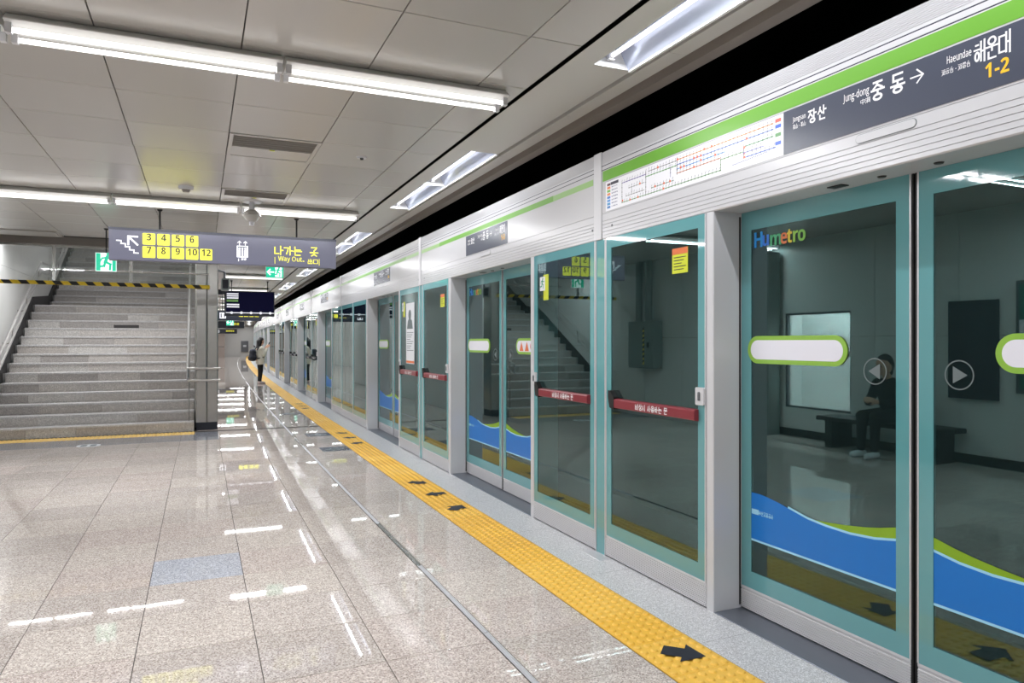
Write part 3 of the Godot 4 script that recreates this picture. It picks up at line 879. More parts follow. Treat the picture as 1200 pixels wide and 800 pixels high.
const TUBE := 1.0
func build_lights() -> void:
	# batten fittings in rows across the platform
	var spans := [[-3.02, -2.16], [-2.15, -0.87], [-0.86, 0.435], [0.445, 1.80]]
	var names := ["short stub against the left wall", "left of the middle", "middle", "right end by the ceiling edge"]
	var tray := {}
	var row := 0
	var z := 0.4
	while z > -74.5:
		for i in 4:
			if i == 0 and z < -26.6 or i < 3 and z < -71.0: continue
			if z < -13.1 and z > -26.6 and i < 2: continue
			var a: float = spans[i][0]; var b: float = spans[i][1]
			if z < -13.1 and z > -26.6 and i == 2: a = 0.3
			if b - a < 0.5: continue
			var w := b - a
			var o := thing("batten_light", "twin-tube batten light, %s of the %s crosswise ceiling row" % [names[i], ORD[row] if row > 0 else "overhead"], "ceiling light", bent((a + b) / 2, CEIL, z), lean(z), "crosswise twin-tube ceiling lights")
			var key := "%.2f" % w
			if not tray.has(key):
				tray[key] = [
					MB.new().extrude(PackedVector2Array([Vector2(-0.11, -0.05), Vector2(-0.03, -0.062), Vector2(0.03, -0.062), Vector2(0.11, -0.05), Vector2(0.11, -0.045), Vector2(0.05, 0.0), Vector2(-0.05, 0.0), Vector2(-0.11, -0.045)]), Vector3.FORWARD, Vector3.UP, Vector3.RIGHT, -w / 2 + 0.004, w / 2 - 0.004).mesh(),
					MB.new().tube([V(-w / 2 + 0.035, 0, 0), V(w / 2 - 0.035, 0, 0)], 0.0135, 10).mesh(),
					MB.new().box(V(-0.014, -0.03, -0.018), V(0.014, 0.03, 0.018)).mesh()]
			part("tray", tray[key][0], M.tray, o)
			for s in [-1, 1]:
				var tb := part("tube", tray[key][1], M.tube, o, V(0, -0.085, s * 0.065))
				for e in [-1, 1]:
					part("lamp_holder", tray[key][2], M.white, tb, V(e * (w / 2 - 0.02), 0.012, 0))
			if z > -15.0:
				for s in [-1, 1]: lamp(o, V(0, -0.1005, s * 0.065), Vector2(w - 0.08, 0.026), TUBE * w / 1.3)
			else:
				lamp(o, V(0, -0.1005, 0), Vector2(w - 0.08, 0.13), TUBE * 2.0 * w / 1.3)
		z -= 4.6
		row += 1
	# troughs recessed into the ceiling edge
	var n := 0
	for k in 16:
		var zt := -0.77 - 4.81 * k
		for h in 2:
			var zm := zt - 0.695 - h * 1.39
			if zm < -75.5: continue
			n += 1
			var o := thing("trough_light", "recessed trough light over the platform edge, %s unit of the %s pair" % ["near" if h == 0 else "far", ORD[k]], "ceiling light", bent(2.2075, CEIL, zm), lean(zm), "recessed trough lights along the ceiling edge")
			var L := 1.385 / 2
			var box_m := MB.new()
			box_m.quad(V(-0.1175, 0, -L), V(-0.05, 0.1, -L), V(-0.05, 0.1, L), V(-0.1175, 0, L), Vector3.RIGHT)
			box_m.quad(V(-0.05, 0.1, -L), V(0.06, 0.1, -L), V(0.06, 0.1, L), V(-0.05, 0.1, L), Vector3.DOWN)
			box_m.quad(V(0.06, 0.1, -L), V(0.1175, 0, -L), V(0.1175, 0, L), V(0.06, 0.1, L), Vector3.LEFT)
			part("reflector", box_m.mesh(), M.trough, o)
			for s in [-1, 1]:
				var cap := MB.new()
				cap.quad(V(-0.1175, 0, s * L), V(-0.05, 0.1, s * L), V(0.06, 0.1, s * L), V(0.1175, 0, s * L), V(0, 0, -s))
				part("end_plate", cap.mesh(), M.tray, o)
			part("flange", MB.new().box(V(0.1175, -0.012, -L), V(0.135, 0.0, L)).mesh(), M.tray, o)
			var tb := part("tube", MB.new().tube([V(0, 0, -L + 0.05), V(0, 0, L - 0.05)], 0.0135, 10).mesh(), M.tube, o, V(-0.02, 0.05, 0))
			for e in [-1, 1]:
				part("lamp_holder", box(V(-0.02, -0.02, -0.012), V(0.02, 0.045, 0.012)), M.white, tb, V(0, 0, e * (L - 0.03)))
			var l := AreaLight3D.new()
			l.name = "tube_light"
			l.area_size = Vector2(0.026, 1.27); l.light_energy = TUBE * 0.9; l.light_color = Color(0.985, 0.99, 1.0)
			l.area_range = 40.0; l.area_attenuation = 2.0; l.shadow_enabled = true
			o.add_child(l, true)
			l.position = V(-0.02, 0.034, 0)
			l.rotation_degrees.x = -90.0

# ------------------------------------------------------------------ platform screen doors
func map_texture() -> ImageTexture:
	# printed network map: white sheet with thin coloured route lines, stops and tiny captions
	var w := 1024; var h := 130
	var im := Image.create(w, h, false, Image.FORMAT_RGB8)
	im.fill(Color(0.93, 0.93, 0.95))
	var r := RandomNumberGenerator.new()
	r.seed = 4
	var ink := Color(0.3, 0.3, 0.34)
	for i in 8:
		im.fill_rect(Rect2i(12, 12 + i * 14, 26, 10), [Color(0.35, 0.2, 0.2), Color(0.9, 0.5, 0.3), Color(0.45, 0.7, 0.3), Color(0.9, 0.55, 0.35), Color(0.3, 0.5, 0.8), Color(0.35, 0.6, 0.85), Color(0.3, 0.6, 0.8), Color(0.3, 0.5, 0.75)][i])
		for j in 4: im.fill_rect(Rect2i(48 + j * 13, 14 + i * 14, r.randi_range(5, 10), 5), Color(0.5, 0.5, 0.6))
	im.fill_rect(Rect2i(40, 10, 62, 12), Color(0.22, 0.22, 0.28))
	var lines := [[128, 30, 300, 30, "7a6fae"], [300, 24, 300, 108, "888888"], [128, 30, 128, 112, "888888"], [300, 40, 500, 40, "5f9e5a"], [320, 22, 500, 22, "999999"], [500, 20, 980, 20, "d98a4a"], [500, 38, 980, 38, "4a70c0"], [500, 54, 760, 54, "4a90d0"], [860, 60, 980, 60, "4f8f60"], [500, 70, 740, 70, "c07a5a"], [460, 40, 460, 74, "8888aa"], [500, 20, 500, 74, "888888"], [128, 112, 740, 112, "6f9a6a"], [340, 92, 480, 92, "7f9a8a"], [740, 112, 740, 76, "6f9a6a"], [740, 76, 850, 76, "6f9a6a"], [850, 64, 850, 96, "6f6f9a"], [850, 96, 990, 96, "3f66c8"], [850, 80, 940, 80, "7f86c8"], [160, 90, 290, 90, "aaaaaa"], [180, 60, 290, 60, "aaaaaa"], [200, 60, 200, 88, "aaaaaa"]]
	for l in lines:
		var n := int(maxf(absf(l[2] - l[0]), absf(l[3] - l[1])))
		var col := Color(l[4])
		for i in n + 1:
			var x := int(lerpf(l[0], l[2], float(i) / n)); var y := int(lerpf(l[1], l[3], float(i) / n))
			im.fill_rect(Rect2i(x, y, 3, 3), col)
		for i in range(0, n, 19):
			var x := int(lerpf(l[0], l[2], float(i) / n)); var y := int(lerpf(l[1], l[3], float(i) / n))
			im.fill_rect(Rect2i(x - 1, y - 1, 5, 5), col.darkened(0.3))
			var hh := r.randi_range(5, 9)
			for q in hh: im.fill_rect(Rect2i(x + q / 2, y - 5 - q, 2, 1), ink)
			if r.randf() < 0.14: im.fill_rect(Rect2i(x, y - 4, 10, 8), Color(0.9, 0.45, 0.3))
	for i in 4:
		im.fill_rect(Rect2i(990, [12, 30, 56, 82][i], 24, 11), [Color(0.9, 0.4, 0.35), Color(0.25, 0.4, 0.8), Color(0.4, 0.6, 0.4), Color(0.25, 0.4, 0.8)][i])
	for i in 20: im.fill_rect(Rect2i(800 + i * 8, 108 - i / 3, 5, 3), Color(0.4, 0.42, 0.6))
	im.fill_rect(Rect2i(0, 0, w, 2), Color(0.55, 0.55, 0.6))
	return ImageTexture.create_from_image(im)

func comb(y0: float, y1: float, pitch: float, deep: float, z: float) -> PackedVector2Array:
	# front edge running upwards with small square grooves
	var out := PackedVector2Array()
	var y := y0
	while y + pitch <= y1 + 0.0001:
		out.append(Vector2(z, y)); out.append(Vector2(z, y + pitch * 0.6)); out.append(Vector2(z - deep, y + pitch * 0.65)); out.append(Vector2(z - deep, y + pitch * 0.95))
		y += pitch
	return out

var kick_cache := {}
func kick(w: float, h: float) -> ArrayMesh:
	var key := "%.3f %.3f" % [w, h]
	if not kick_cache.has(key):
		var p := PackedVector2Array([Vector2(-0.03, 0.012)])
		p.append_array(comb(0.012, h - 0.012, 0.0112, 0.004, 0.0))
		p.append(Vector2(0.0, h - 0.012)); p.append(Vector2(0.0, h)); p.append(Vector2(-0.03, h))
		kick_cache[key] = MB.new().extrude(p, Vector3.BACK, Vector3.UP, Vector3.RIGHT, -w / 2, w / 2).mesh()
	return kick_cache[key]

func frit(xa: float, xb: float, ya: float, yb: float, ia: float, ib: float, ja: float, jb: float) -> ArrayMesh:
	# glazing border: outer rectangle x a..b, y a..b with an opening i, j
	var m := MB.new()
	var z0 := -0.02; var z1 := 0.0
	m.box(V(xa, ya, z0), V(ia, yb, z1)); m.box(V(ib, ya, z0), V(xb, yb, z1))
	m.box(V(ia, jb, z0), V(ib, yb, z1)); m.box(V(ia, ya, z0), V(ib, ja, z1))
	return m.mesh()

var header_line := PackedVector2Array()
func build_screen_doors() -> void:
	# cross-section of the header, front towards +z of the local frame
	var p := PackedVector2Array([Vector2(-0.26, 2.22), Vector2(-0.006, 2.22), Vector2(0.0, 2.226)])
	for y in [2.245, 2.270, 2.295, 2.320, 2.345, 2.397]:
		var g := 0.0016 if y < 2.39 else 0.0014
		p.append_array([Vector2(0, y - g), Vector2(-0.005, y - g), Vector2(-0.005, y + g), Vector2(0, y + g)])
	for y in [2.7035, 2.7335]:
		p.append_array([Vector2(0, y - 0.003), Vector2(-0.008, y - 0.003), Vector2(-0.008, y + 0.003), Vector2(0, y + 0.003)])
	p.append_array(comb(2.745, 2.83, 0.0085, 0.0035, 0.0))
	p.append_array([Vector2(0.0, 2.83), Vector2(-0.26, 2.83)])
	header_line = p
	var seams := [3.5]
	for i in ZP.size():
		# far end of this header: middle of the fixed panels beyond it
		var far_z: float = ZP[i]
		var next_near: float = (ZP[i + 1] + OPENING + 0.12) if i + 1 < ZP.size() else ZP[i] - 2.2
		seams.append((far_z + next_near) / 2 if far_z - next_near < 3.0 else next_near + 1.17)
	for i in ZP.size():
		doorway(i, seams[i], seams[i + 1])

func psd_turn(z: float) -> float:
	return -PI / 2 + lean(z)

func doorway(i: int, z_near: float, z_far: float) -> void:
	var zp: float = ZP[i]
	var nth: String = "doorway behind the viewer" if i == 0 else ("nearest doorway" if i == 1 else ORD[i - 1] + " doorway along the platform")
	# header
	var zc := zp + 0.06 + OPENING / 2
	var zm := (z_near + z_far) / 2
	var w := z_near - z_far
	var hd := thing("door_header", "white metal header with green stripe over the " + nth, "door header", bent(FRONT, 0, zm), psd_turn(zm), "screen door headers")
	var sx := zc - zm                     # doorway centre in the header's own frame
	part("fascia", MB.new().extrude(header_line, Vector3.BACK, Vector3.UP, Vector3.RIGHT, -w / 2 + 0.0015, w / 2 - 0.0015).mesh(), M.panel, hd)
	for y in [2.7035, 2.7335]:
		part("dark_line", box(V(-w / 2 + 0.002, y - 0.0028, -0.0079), V(w / 2 - 0.002, y + 0.0028, -0.0006)), M.line_dark, hd)
	if i == 1:
		part("green_stripe", box(V(-w / 2 + 0.01, 2.622, -0.004), V(w / 2 - 0.01, 2.695, 0.0012)), M.green, hd)
	else:
		var c0 := -w / 2 + 0.75; var c1 := w / 2 - 0.75
		part("green_stripe", box(V(c0, 2.622, -0.004), V(c1, 2.668, 0.0012)), M.green, hd)
		part("faded_stripe", box(V(-w / 2 + 0.01, 2.622, -0.004), V(c0, 2.666, 0.0011)), M.green_pale, hd)
		part("faded_stripe", box(V(c1, 2.622, -0.004), V(w / 2 - 0.12, 2.666, 0.0011)), M.green_pale, hd)
		part("seam_cover", MB.new().box(V(w / 2 - 0.105, 2.222, -0.004), V(w / 2 - 0.004, 2.835, 0.004)).mesh(), M.white, hd)
	# direction sign
	var board := part("sign_panel", box(V(-0.555, 2.407, -0.003), V(0.555, 2.614, 0.0022)), M.sign, hd, V(sx + 0.01, 0, 0))
	if i <= 4:
		var zt := 0.0024
		for e in [["장산", -0.400, 2.517, 0.043, 0.058, 0.013, 0.0075], ["중 동", -0.062, 2.515, 0.058, 0.075, 0.006, 0.0092], ["해운대", 0.372, 2.518, 0.038, 0.076, 0.006, 0.0066], ["中洞", -0.116, 2.516, 0.021, 0.022, 0.004, 0.0022], ["海云台·海雲台", 0.248, 2.516, 0.013, 0.022, 0.003, 0.0018], ["苌山·萇山", -0.495, 2.514, 0.013, 0.022, 0.003, 0.0018]]:
			var g := MB.new()
			write_cells(g, e[0], e[1], e[2], e[3], e[4], e[5], e[6], zt)
			part("lettering", g.mesh(), M.sign_text, board)
		var ar := MB.new()
		ar.stroke([Vector2(0.118, 2.551), Vector2(0.17, 2.551)], 0.006, zt)
		ar.stroke([Vector2(0.145, 2.577), Vector2(0.171, 2.551), Vector2(0.145, 2.525)], 0.006, zt)
		part("arrow", ar.mesh(), M.sign_text, board)
		latin("Jangsan", 0.0225, board, M.sign_text, V(-0.495, 2.541, 0.003), 0.72)
		latin("Jung-dong", 0.031, board, M.sign_text, V(-0.204, 2.543, 0.003), 0.66)
		latin("Haeundae", 0.027, board, M.sign_text, V(0.266, 2.545, 0.003), 0.55)
		latin(["", "1-2", "1-3", "1-4", "2-1"][i], 0.052, board, M.sign_yellow, V(0.408, 2.432, 0.003), 0.86, true)
	if i == 1:
		var sheet := MB.new()
		sheet.quad(V(-2.20, 2.407, 0.0018), V(-0.5552, 2.407, 0.0018), V(-0.5552, 2.614, 0.0018), V(-2.20, 2.614, 0.0018), Vector3.BACK)
		var mm := mat(Color.WHITE, 0.3)
		mm.albedo_texture = map_texture()
		part("route_map", sheet.mesh(), mm, hd, V(sx + 0.01, 0, 0))
	# pull slot below the sign
	var slot := MB.new()
	slot.extrude(rounded(0.28, 0.034, 0.0165, 5, Vector2(0.01, 2.371)), Vector3.RIGHT, Vector3.UP, Vector3.BACK, -0.002, 0.0035)
	part("slot_rim", MB.new().extrude(rounded(0.285, 0.039, 0.019, 5, Vector2(0.01, 2.371)), Vector3.RIGHT, Vector3.UP, Vector3.BACK, -0.002, 0.0016).mesh(), M.grey_mark, hd, V(sx, 0, 0))
	part("slot_cover", slot.mesh(), M.panel, hd, V(sx, 0, 0))
	for s in [-1, 1]:
		part("lock", MB.new().extrude(circle(0.009, 12, Vector2(s * (w / 2 - 0.13), 2.30)), Vector3.RIGHT, Vector3.UP, Vector3.BACK, -0.002, 0.003).mesh(), M.steel_dark, hd)
	if i <= 3:
		part("sensor", box(V(-0.03, 2.2155, -0.13), V(0.05, 2.2202, -0.08)), M.black, hd, V(sx - 0.33, 0, 0))
		for s in [-0.1, 0.16]:
			part("sensor", MB.new().lathe([Vector2(0, 2.214), Vector2(0.016, 2.2145), Vector2(0.02, 2.2202)], V(s, 0, -0.12), 12).mesh(), M.black, hd, V(sx, 0, 0))
	# jambs
	for e in [[zp + 0.03, "far"], [zp + 0.09 + OPENING, "near"]]:
		var zj: float = e[0]
		var jb := thing("door_jamb", "white metal post at the %s side of the %s" % [e[1], nth], "door post", bent(FRONT, 0, zj), psd_turn(zj), "screen door posts")
		var s := 1.0 if e[1] == "far" else -1.0
		part("post", MB.new().extrude(PackedVector2Array([Vector2(-0.03, -0.24), Vector2(0.03, -0.24), Vector2(0.03, -0.004), Vector2(0.026, 0.0), Vector2(-0.026, 0.0), Vector2(-0.03, -0.004)]), Vector3.RIGHT, Vector3.BACK, Vector3.UP, 0.0, 2.2198).mesh(), M.white, jb)
		part("seal", box(V(s * 0.03, 0.02, -0.2), V(s * 0.034, 2.2, -0.18)), M.rubber, jb)
	# sill
	single("door_sill", MB.new().slab(V(-OPENING / 2 + 0.0005, -0.03, -0.35), V(OPENING / 2 - 0.0005, 0.004, 0.0), 0.003).mesh(), M.sill, "grey metal threshold plate of the " + nth, "threshold", bent(FRONT, 0, zc), psd_turn(zc), "screen door thresholds")
	# sliding leaves
	for s in [-1, 1]:
		sliding_leaf(i, s, zc + s * (OPENING / 2 - 1.045 / 2 - 0.001), nth)
	# fixed emergency panels beyond the doorway (further from the camera)
	if i + 1 < ZP.size():
		var a: float = zp
		var b: float = ZP[i + 1] + OPENING + 0.12
		var L := a - b
		if L < 3.0:
			fixed_leaf(i, 0, b, b + L * 0.458, nth)
			mullion(b + L * 0.458, b + L * 0.52, nth, i)
			fixed_leaf(i, 1, b + L * 0.52, a, nth)
		else:
			for k in 3: fixed_leaf(i, 2 + k, b + L * k / 3.0, b + L * (k + 1) / 3.0, nth)

func mullion(za: float, zb: float, nth: String, i: int) -> void:
	var zm := (za + zb) / 2
	var h := zb - za
	var o := thing("door_mullion", "teal glazed mullion between the emergency doors past the " + nth, "door post", bent(FRONT, 0, zm), psd_turn(zm), "teal mullions between the emergency doors")
	part("glazed_face", box(V(-h / 2 + 0.012, 0.0, -0.06), V(h / 2 - 0.012, 2.2195, -0.004)), M.teal, o)
	for s in [-1, 1]:
		part("edge_profile", box(V(s * (h / 2 - 0.006) - 0.0055, 0.0, -0.06), V(s * (h / 2 - 0.006) + 0.0055, 2.2195, 0.0015)), M.alu, o)
	if i <= 3:
		single("threshold_plate", MB.new().slab(V(-0.13, 0.0, 0.005), V(0.13, 0.003, 0.1), 0.002).mesh(), M.alu, "small steel floor plate below the mullion past the " + nth, "floor plate", bent(FRONT, 0, zm + 0.02), psd_turn(zm), "steel plates below the mullions")

func fixed_leaf(i: int, side: int, za: float, zb: float, nth: String) -> void:
	var zm := (za + zb) / 2
	var w := zb - za
	var which: String = ["far glazed emergency door", "near glazed emergency door", "farthest of three glazed panels", "middle of three glazed panels", "nearest of three glazed panels"][side]
	var o := thing("emergency_door", "%s past the %s" % [which, nth], "emergency door", bent(FRONT, 0, zm), psd_turn(zm), "fixed glazed doors between the doorways")
	part("kick_plate", kick(w - 0.004, 0.15), M.panel, o)
	var x0 := -w / 2 + 0.013; var x1 := w / 2 - 0.013
	for s in [-1, 1]:
		part("edge_profile", box(V(s * (w / 2 - 0.0075) - 0.0055, 0.15, -0.03), V(s * (w / 2 - 0.0075) + 0.0055, 2.2195, 0.0015)), M.alu, o)
	var ia := x0 + 0.06; var ib := x1 - 0.06
	part("border", frit(x0, x1, 0.15, 2.2195, ia, ib, 0.24, 2.147), M.teal_light if i > 1 else M.teal, o)
	part("glass", pane(V(ib - ia - 0.001, 1.906, 0.012)), M.glass, o, V((ia + ib) / 2, 1.1935, -0.010))
	if side < 2:
		# red push bar with a dark bracket at its far end
		var bar := part("push_bar", MB.new().extrude(PackedVector2Array([Vector2(-0.01, 1.045), Vector2(0.028, 1.05), Vector2(0.032, 1.056), Vector2(0.032, 1.104), Vector2(0.028, 1.11), Vector2(-0.01, 1.114)]), Vector3.BACK, Vector3.UP, Vector3.RIGHT, ia + 0.07, x1 - 0.055).mesh(), M.red_bar if i < 4 else M.navy, o)
		var g := MB.new()
		write_cells(g, "비상시 사용하는 문", -0.16, 1.062, 0.033, 0.036, 0.006, 0.005, 0.0328)
		part("lettering", g.mesh(), M.sign_text, bar, V(0.04 if side == 1 else 0.06, 0, 0))
		part("bracket", MB.new().extrude(PackedVector2Array([Vector2(ia + 0.03, 1.05), Vector2(ia + 0.085, 1.04), Vector2(ia + 0.085, 1.12), Vector2(ia + 0.035, 1.165), Vector2(ia + 0.012, 1.165), Vector2(ia + 0.012, 1.12)]), Vector3.RIGHT, Vector3.UP, Vector3.BACK, -0.005, 0.034).mesh(), M.black, o)
		var lx := x1 - 0.03 if side == 1 else x0 + 0.02
		var lt := part("latch", MB.new().extrude(rounded(0.07, 0.1, 0.008, 3, Vector2(lx, 1.19)), Vector3.RIGHT, Vector3.UP, Vector3.BACK, 0.0, 0.016).mesh(), M.white, o)
		part("latch_lever", MB.new().extrude(rounded(0.016, 0.05, 0.007, 3, Vector2(lx, 1.19)), Vector3.RIGHT, Vector3.UP, Vector3.BACK, 0.016, 0.022).mesh(), M.steel_dark, lt)
		if side == 1:
			var st := part("notice_sticker", box(V(-0.074, -0.075, -0.003), V(0.074, 0.075, 0.0006)), M.sticker_yellow, o, V(ib - 0.17, 1.98, -0.0035))
			part("sticker_head", box(V(-0.074, 0.038, 0.0006), V(0.074, 0.075, 0.001)), M.sticker_orange, st)
			var tx := MB.new()
			for k in 5: tx.stroke([Vector2(-0.055, 0.02 - k * 0.018), Vector2(0.055 - (k % 3) * 0.02, 0.02 - k * 0.018)], 0.005, 0.0011)
			part("print", tx.mesh(), M.navy, st)
		else:
			var st := part("exit_sticker", box(V(-0.075, -0.07, -0.003), V(0.02, 0.045, 0.0006)), M.poster, o, V(ia + 0.12, 1.99, -0.0035))
			running_man(st, 0.1, V(-0.028, -0.012, 0.001), M.sticker_green)
			part("notice_sticker", box(V(-0.03, -0.15, -0.003), V(0.06, 0.06, 0.0003)), M.sticker_yellow, o, V(ia + 0.14, 1.99, -0.0036))
	if i == 2 and side == 0:
		# white poster hung inside the glass
		var ps := thing("poster", "white poster with a portrait and writing behind the glass of an emergency door", "poster", bent(FRONT, 0, zm), psd_turn(zm))
		part("sheet", box(V(-0.14, 1.2, 0.002), V(0.27, 2.02, 0.004)), M.poster, ps)
		var g2 := MB.new()
		for k in 9: g2.stroke([Vector2(-0.1, 1.62 - k * 0.03), Vector2(0.22 - (k % 4) * 0.05, 1.62 - k * 0.03)], 0.009, 0.0045)
		g2.flat(circle(0.07, 20, Vector2(0.05, 1.86)), 0.0045)
		g2.flat(PackedVector2Array([Vector2(-0.09, 1.67), Vector2(0.2, 1.67), Vector2(0.16, 1.78), Vector2(0.05, 1.82), Vector2(-0.05, 1.78)]), 0.0045)
		part("print", g2.mesh(), M.grey_mark, ps)
		var g3 := MB.new()
		g3.stroke([Vector2(-0.12, 1.225), Vector2(0.25, 1.225)], 0.03, 0.0045)
		part("foot_line", g3.mesh(), M.sticker_orange, ps)

func running_man(parent: Node, h: float, at: Vector3, m: Material) -> void:
	var g := MB.new()
	g.flat(circle(0.09 * h, 12, Vector2(0.06, 0.40) * h), 0.0)
	for l in [[0.0, 0.26, -0.08, 0.02, 0.15], [-0.08, 0.02, 0.14, -0.1, 0.11], [0.14, -0.1, 0.12, -0.36, 0.1], [-0.08, 0.02, -0.14, -0.2, 0.11], [-0.14, -0.2, -0.38, -0.24, 0.1], [0.0, 0.24, 0.2, 0.14, 0.08], [0.2, 0.14, 0.32, 0.2, 0.07], [0.0, 0.24, -0.22, 0.2, 0.08], [-0.22, 0.2, -0.3, 0.06, 0.07]]:
		g.stroke([Vector2(l[0], l[1]) * h, Vector2(l[2], l[3]) * h], l[4] * h, 0.0)
	part("running_figure", g.mesh(), m, parent, at)

var leaf_cache := {}
func sliding_leaf(i: int, s: int, zm: float, nth: String) -> void:
	# s = -1: far leaf (left in the picture), s = 1: near leaf; the two are mirrored
	var o := thing("sliding_door", "%s glass leaf of the %s" % ["far" if s < 0 else "near", nth], "sliding door", bent(FRONT + 0.19, 0, zm), psd_turn(zm), "glass sliding door leaves")
	var w := 1.045
	var x0 := -w / 2; var x1 := w / 2
	# outer side = towards the jamb, inner side = towards the other leaf
	var ia := x0 + (0.083 if s < 0 else 0.072); var ib := x1 - (0.072 if s < 0 else 0.083)
	part("kick_plate", kick(w - 0.004, 0.135), M.panel, o)
	part("border", frit(x0 + 0.008, x1 - 0.008, 0.135, 2.2192, ia, ib, 0.228, 2.115), M.teal, o)
	part("glass", pane(V(ib - ia - 0.001, 1.886, 0.012)), M.glass, o, V((ia + ib) / 2, 1.1715, -0.010))
	for e in [-1, 1]:
		part("edge_profile", box(V(e * (w / 2 - 0.004) - 0.0038, 0.135, -0.03), V(e * (w / 2 - 0.004) + 0.0038, 2.2192, 0.001)), M.alu, o)
	part("seal", box(V(-s * (w / 2) - 0.008, 0.01, -0.025), V(-s * (w / 2) + 0.008, 2.2192, -0.004)) if s < 0 else box(V(-w / 2 - 0.012, 0.01, -0.025), V(-w / 2 + 0.0, 2.2192, -0.004)), M.rubber, o)
	if i > 8: return
	var mir := 1.0 if s < 0 else -1.0
	var z := -0.0028
	# measured outline of the blue wave film, x counted from the jamb side
	var top := [Vector2(0.083, 0.667), Vector2(0.15, 0.668), Vector2(0.203, 0.662), Vector2(0.28, 0.65), Vector2(0.354, 0.634), Vector2(0.42, 0.62), Vector2(0.477, 0.608), Vector2(0.593, 0.597), Vector2(0.732, 0.594), Vector2(0.862, 0.604), Vector2(0.973, 0.625)]
	var crest := [Vector2(0.973, 0.685), Vector2(0.889, 0.663), Vector2(0.805, 0.646), Vector2(0.687, 0.629), Vector2(0.593, 0.619), Vector2(0.53, 0.615)]
	var f := func(v: Vector2) -> Vector2: return Vector2((v.x - w / 2) * mir, v.y)
	var film := PackedVector2Array([f.call(Vector2(0.973, 0.412)), f.call(Vector2(0.083, 0.412))])
	for q in top: film.append(f.call(q))
	part("blue_film", MB.new().flat(film, z).mesh(), M.blue, o)
	var gr := PackedVector2Array()
	for k in range(6, top.size()): gr.append(f.call(top[k] + Vector2(0, 0.004)))
	for q in crest: gr.append(f.call(q))
	part("green_crest", MB.new().flat(gr, z).mesh(), M.wave_green, o)
	var ln := MB.new()
	var pl := []
	for k in range(4, top.size()): pl.append(f.call(top[k] + Vector2(0, 0.005)))
	ln.stroke(pl, 0.011, z + 0.0004)
	ln.stroke([f.call(Vector2(0.083, 0.408)), f.call(Vector2(0.973, 0.408))], 0.011, z + 0.0004)
	part("pale_line", ln.mesh(), M.blue_line, o)
	# white label with a green rim
	var px := (0.39 - w / 2) * mir
	var rim := MB.new(); var face := MB.new()
	rim.extrude(rounded(0.66, 0.15, 0.0745, 8, Vector2(px, 1.455)), Vector3.RIGHT, Vector3.UP, Vector3.BACK, -0.003, 0.002)
	face.extrude(rounded(0.612, 0.104, 0.0515, 8, Vector2(px, 1.455)), Vector3.RIGHT, Vector3.UP, Vector3.BACK, 0.002, 0.0028)
	var lb := part("green_label_rim", rim.mesh(), M.pill_green, o)
	part("label_face", face.mesh(), M.pill_white, lb)
	if i == 2 and s > 0:
		var ic := MB.new(); var ic2 := MB.new()
		for k in 2:
			ic.flat(PackedVector2Array([Vector2(px - 0.25 + k * 0.12, 1.41), Vector2(px - 0.16 + k * 0.12, 1.41), Vector2(px - 0.205 + k * 0.12, 1.5)]), 0.003)
			ic2.flat(circle(0.042, 16, Vector2(px + 0.03 + k * 0.13, 1.455)), 0.003)
		part("warning_icon", ic.mesh(), M.sticker_orange, lb)
		part("warning_icon", ic2.mesh(), M.red, lb)
	# direction arrow in a ring
	if i <= 3:
		var ax := (0.865 - w / 2) * mir
		var rg := MB.new()
		var rp := []
		for k in 25: rp.append(Vector2(ax, 1.365) + Vector2(cos(TAU * k / 24), sin(TAU * k / 24)) * 0.058)
		rg.stroke(rp, 0.005, z)
		rg.flat(PackedVector2Array([Vector2(ax + 0.026 * mir, 1.33), Vector2(ax + 0.026 * mir, 1.40), Vector2(ax - 0.034 * mir, 1.365)]), z)
		part("arrow_mark", rg.mesh(), M.grey_mark, o)
	# printed names on the far leaf
	if s < 0 and i <= 2:
		var cols := [Color(0.10, 0.55, 0.85), Color(0.15, 0.45, 0.85), Color(0.25, 0.65, 0.45), Color(0.85, 0.45, 0.25), Color(0.85, 0.75, 0.2), Color(0.55, 0.75, 0.25), Color(0.45, 0.7, 0.25)]
		var xx := 0.095 - w / 2
		var word := "Humetro"
		var wd := [0.066, 0.053, 0.076, 0.048, 0.035, 0.036, 0.054]
		for k in 7:
			latin(word[k], 0.083 if k == 0 else 0.074, o, mat(cols[k], 0.35), V(xx, 1.985 + (0.006 if k == 1 else 0.0), -0.0026), 0.96, true)
			xx += wd[k]
		var sm := MB.new()
		sm.stroke([Vector2(0.1 - w / 2, 0.565), Vector2(0.125 - w / 2, 0.565)], 0.028, z + 0.0006)
		write_cells(sm, "부산교통공사", 0.14 - w / 2, 0.553, 0.015, 0.022, 0.003, 0.003, z + 0.0006)
		part("small_print", sm.mesh(), M.blue_line, o)

# ------------------------------------------------------------------ hanging signs
func hanger(parent: Node3D, x: float, y0: float, z := 0.0, r := 0.011) -> void:
	var rod := part("hanger_rod", MB.new().tube([V(x, y0, z), V(x, CEIL - parent.position.y, z)], r, 8).mesh(), M.black, parent)
	part("ceiling_flange", MB.new().lathe([Vector2(0, -0.02), Vector2(0.02, -0.02), Vector2(0.035, 0), Vector2(0, 0)], V(x, CEIL - parent.position.y, z), 12).mesh(), M.black, rod)

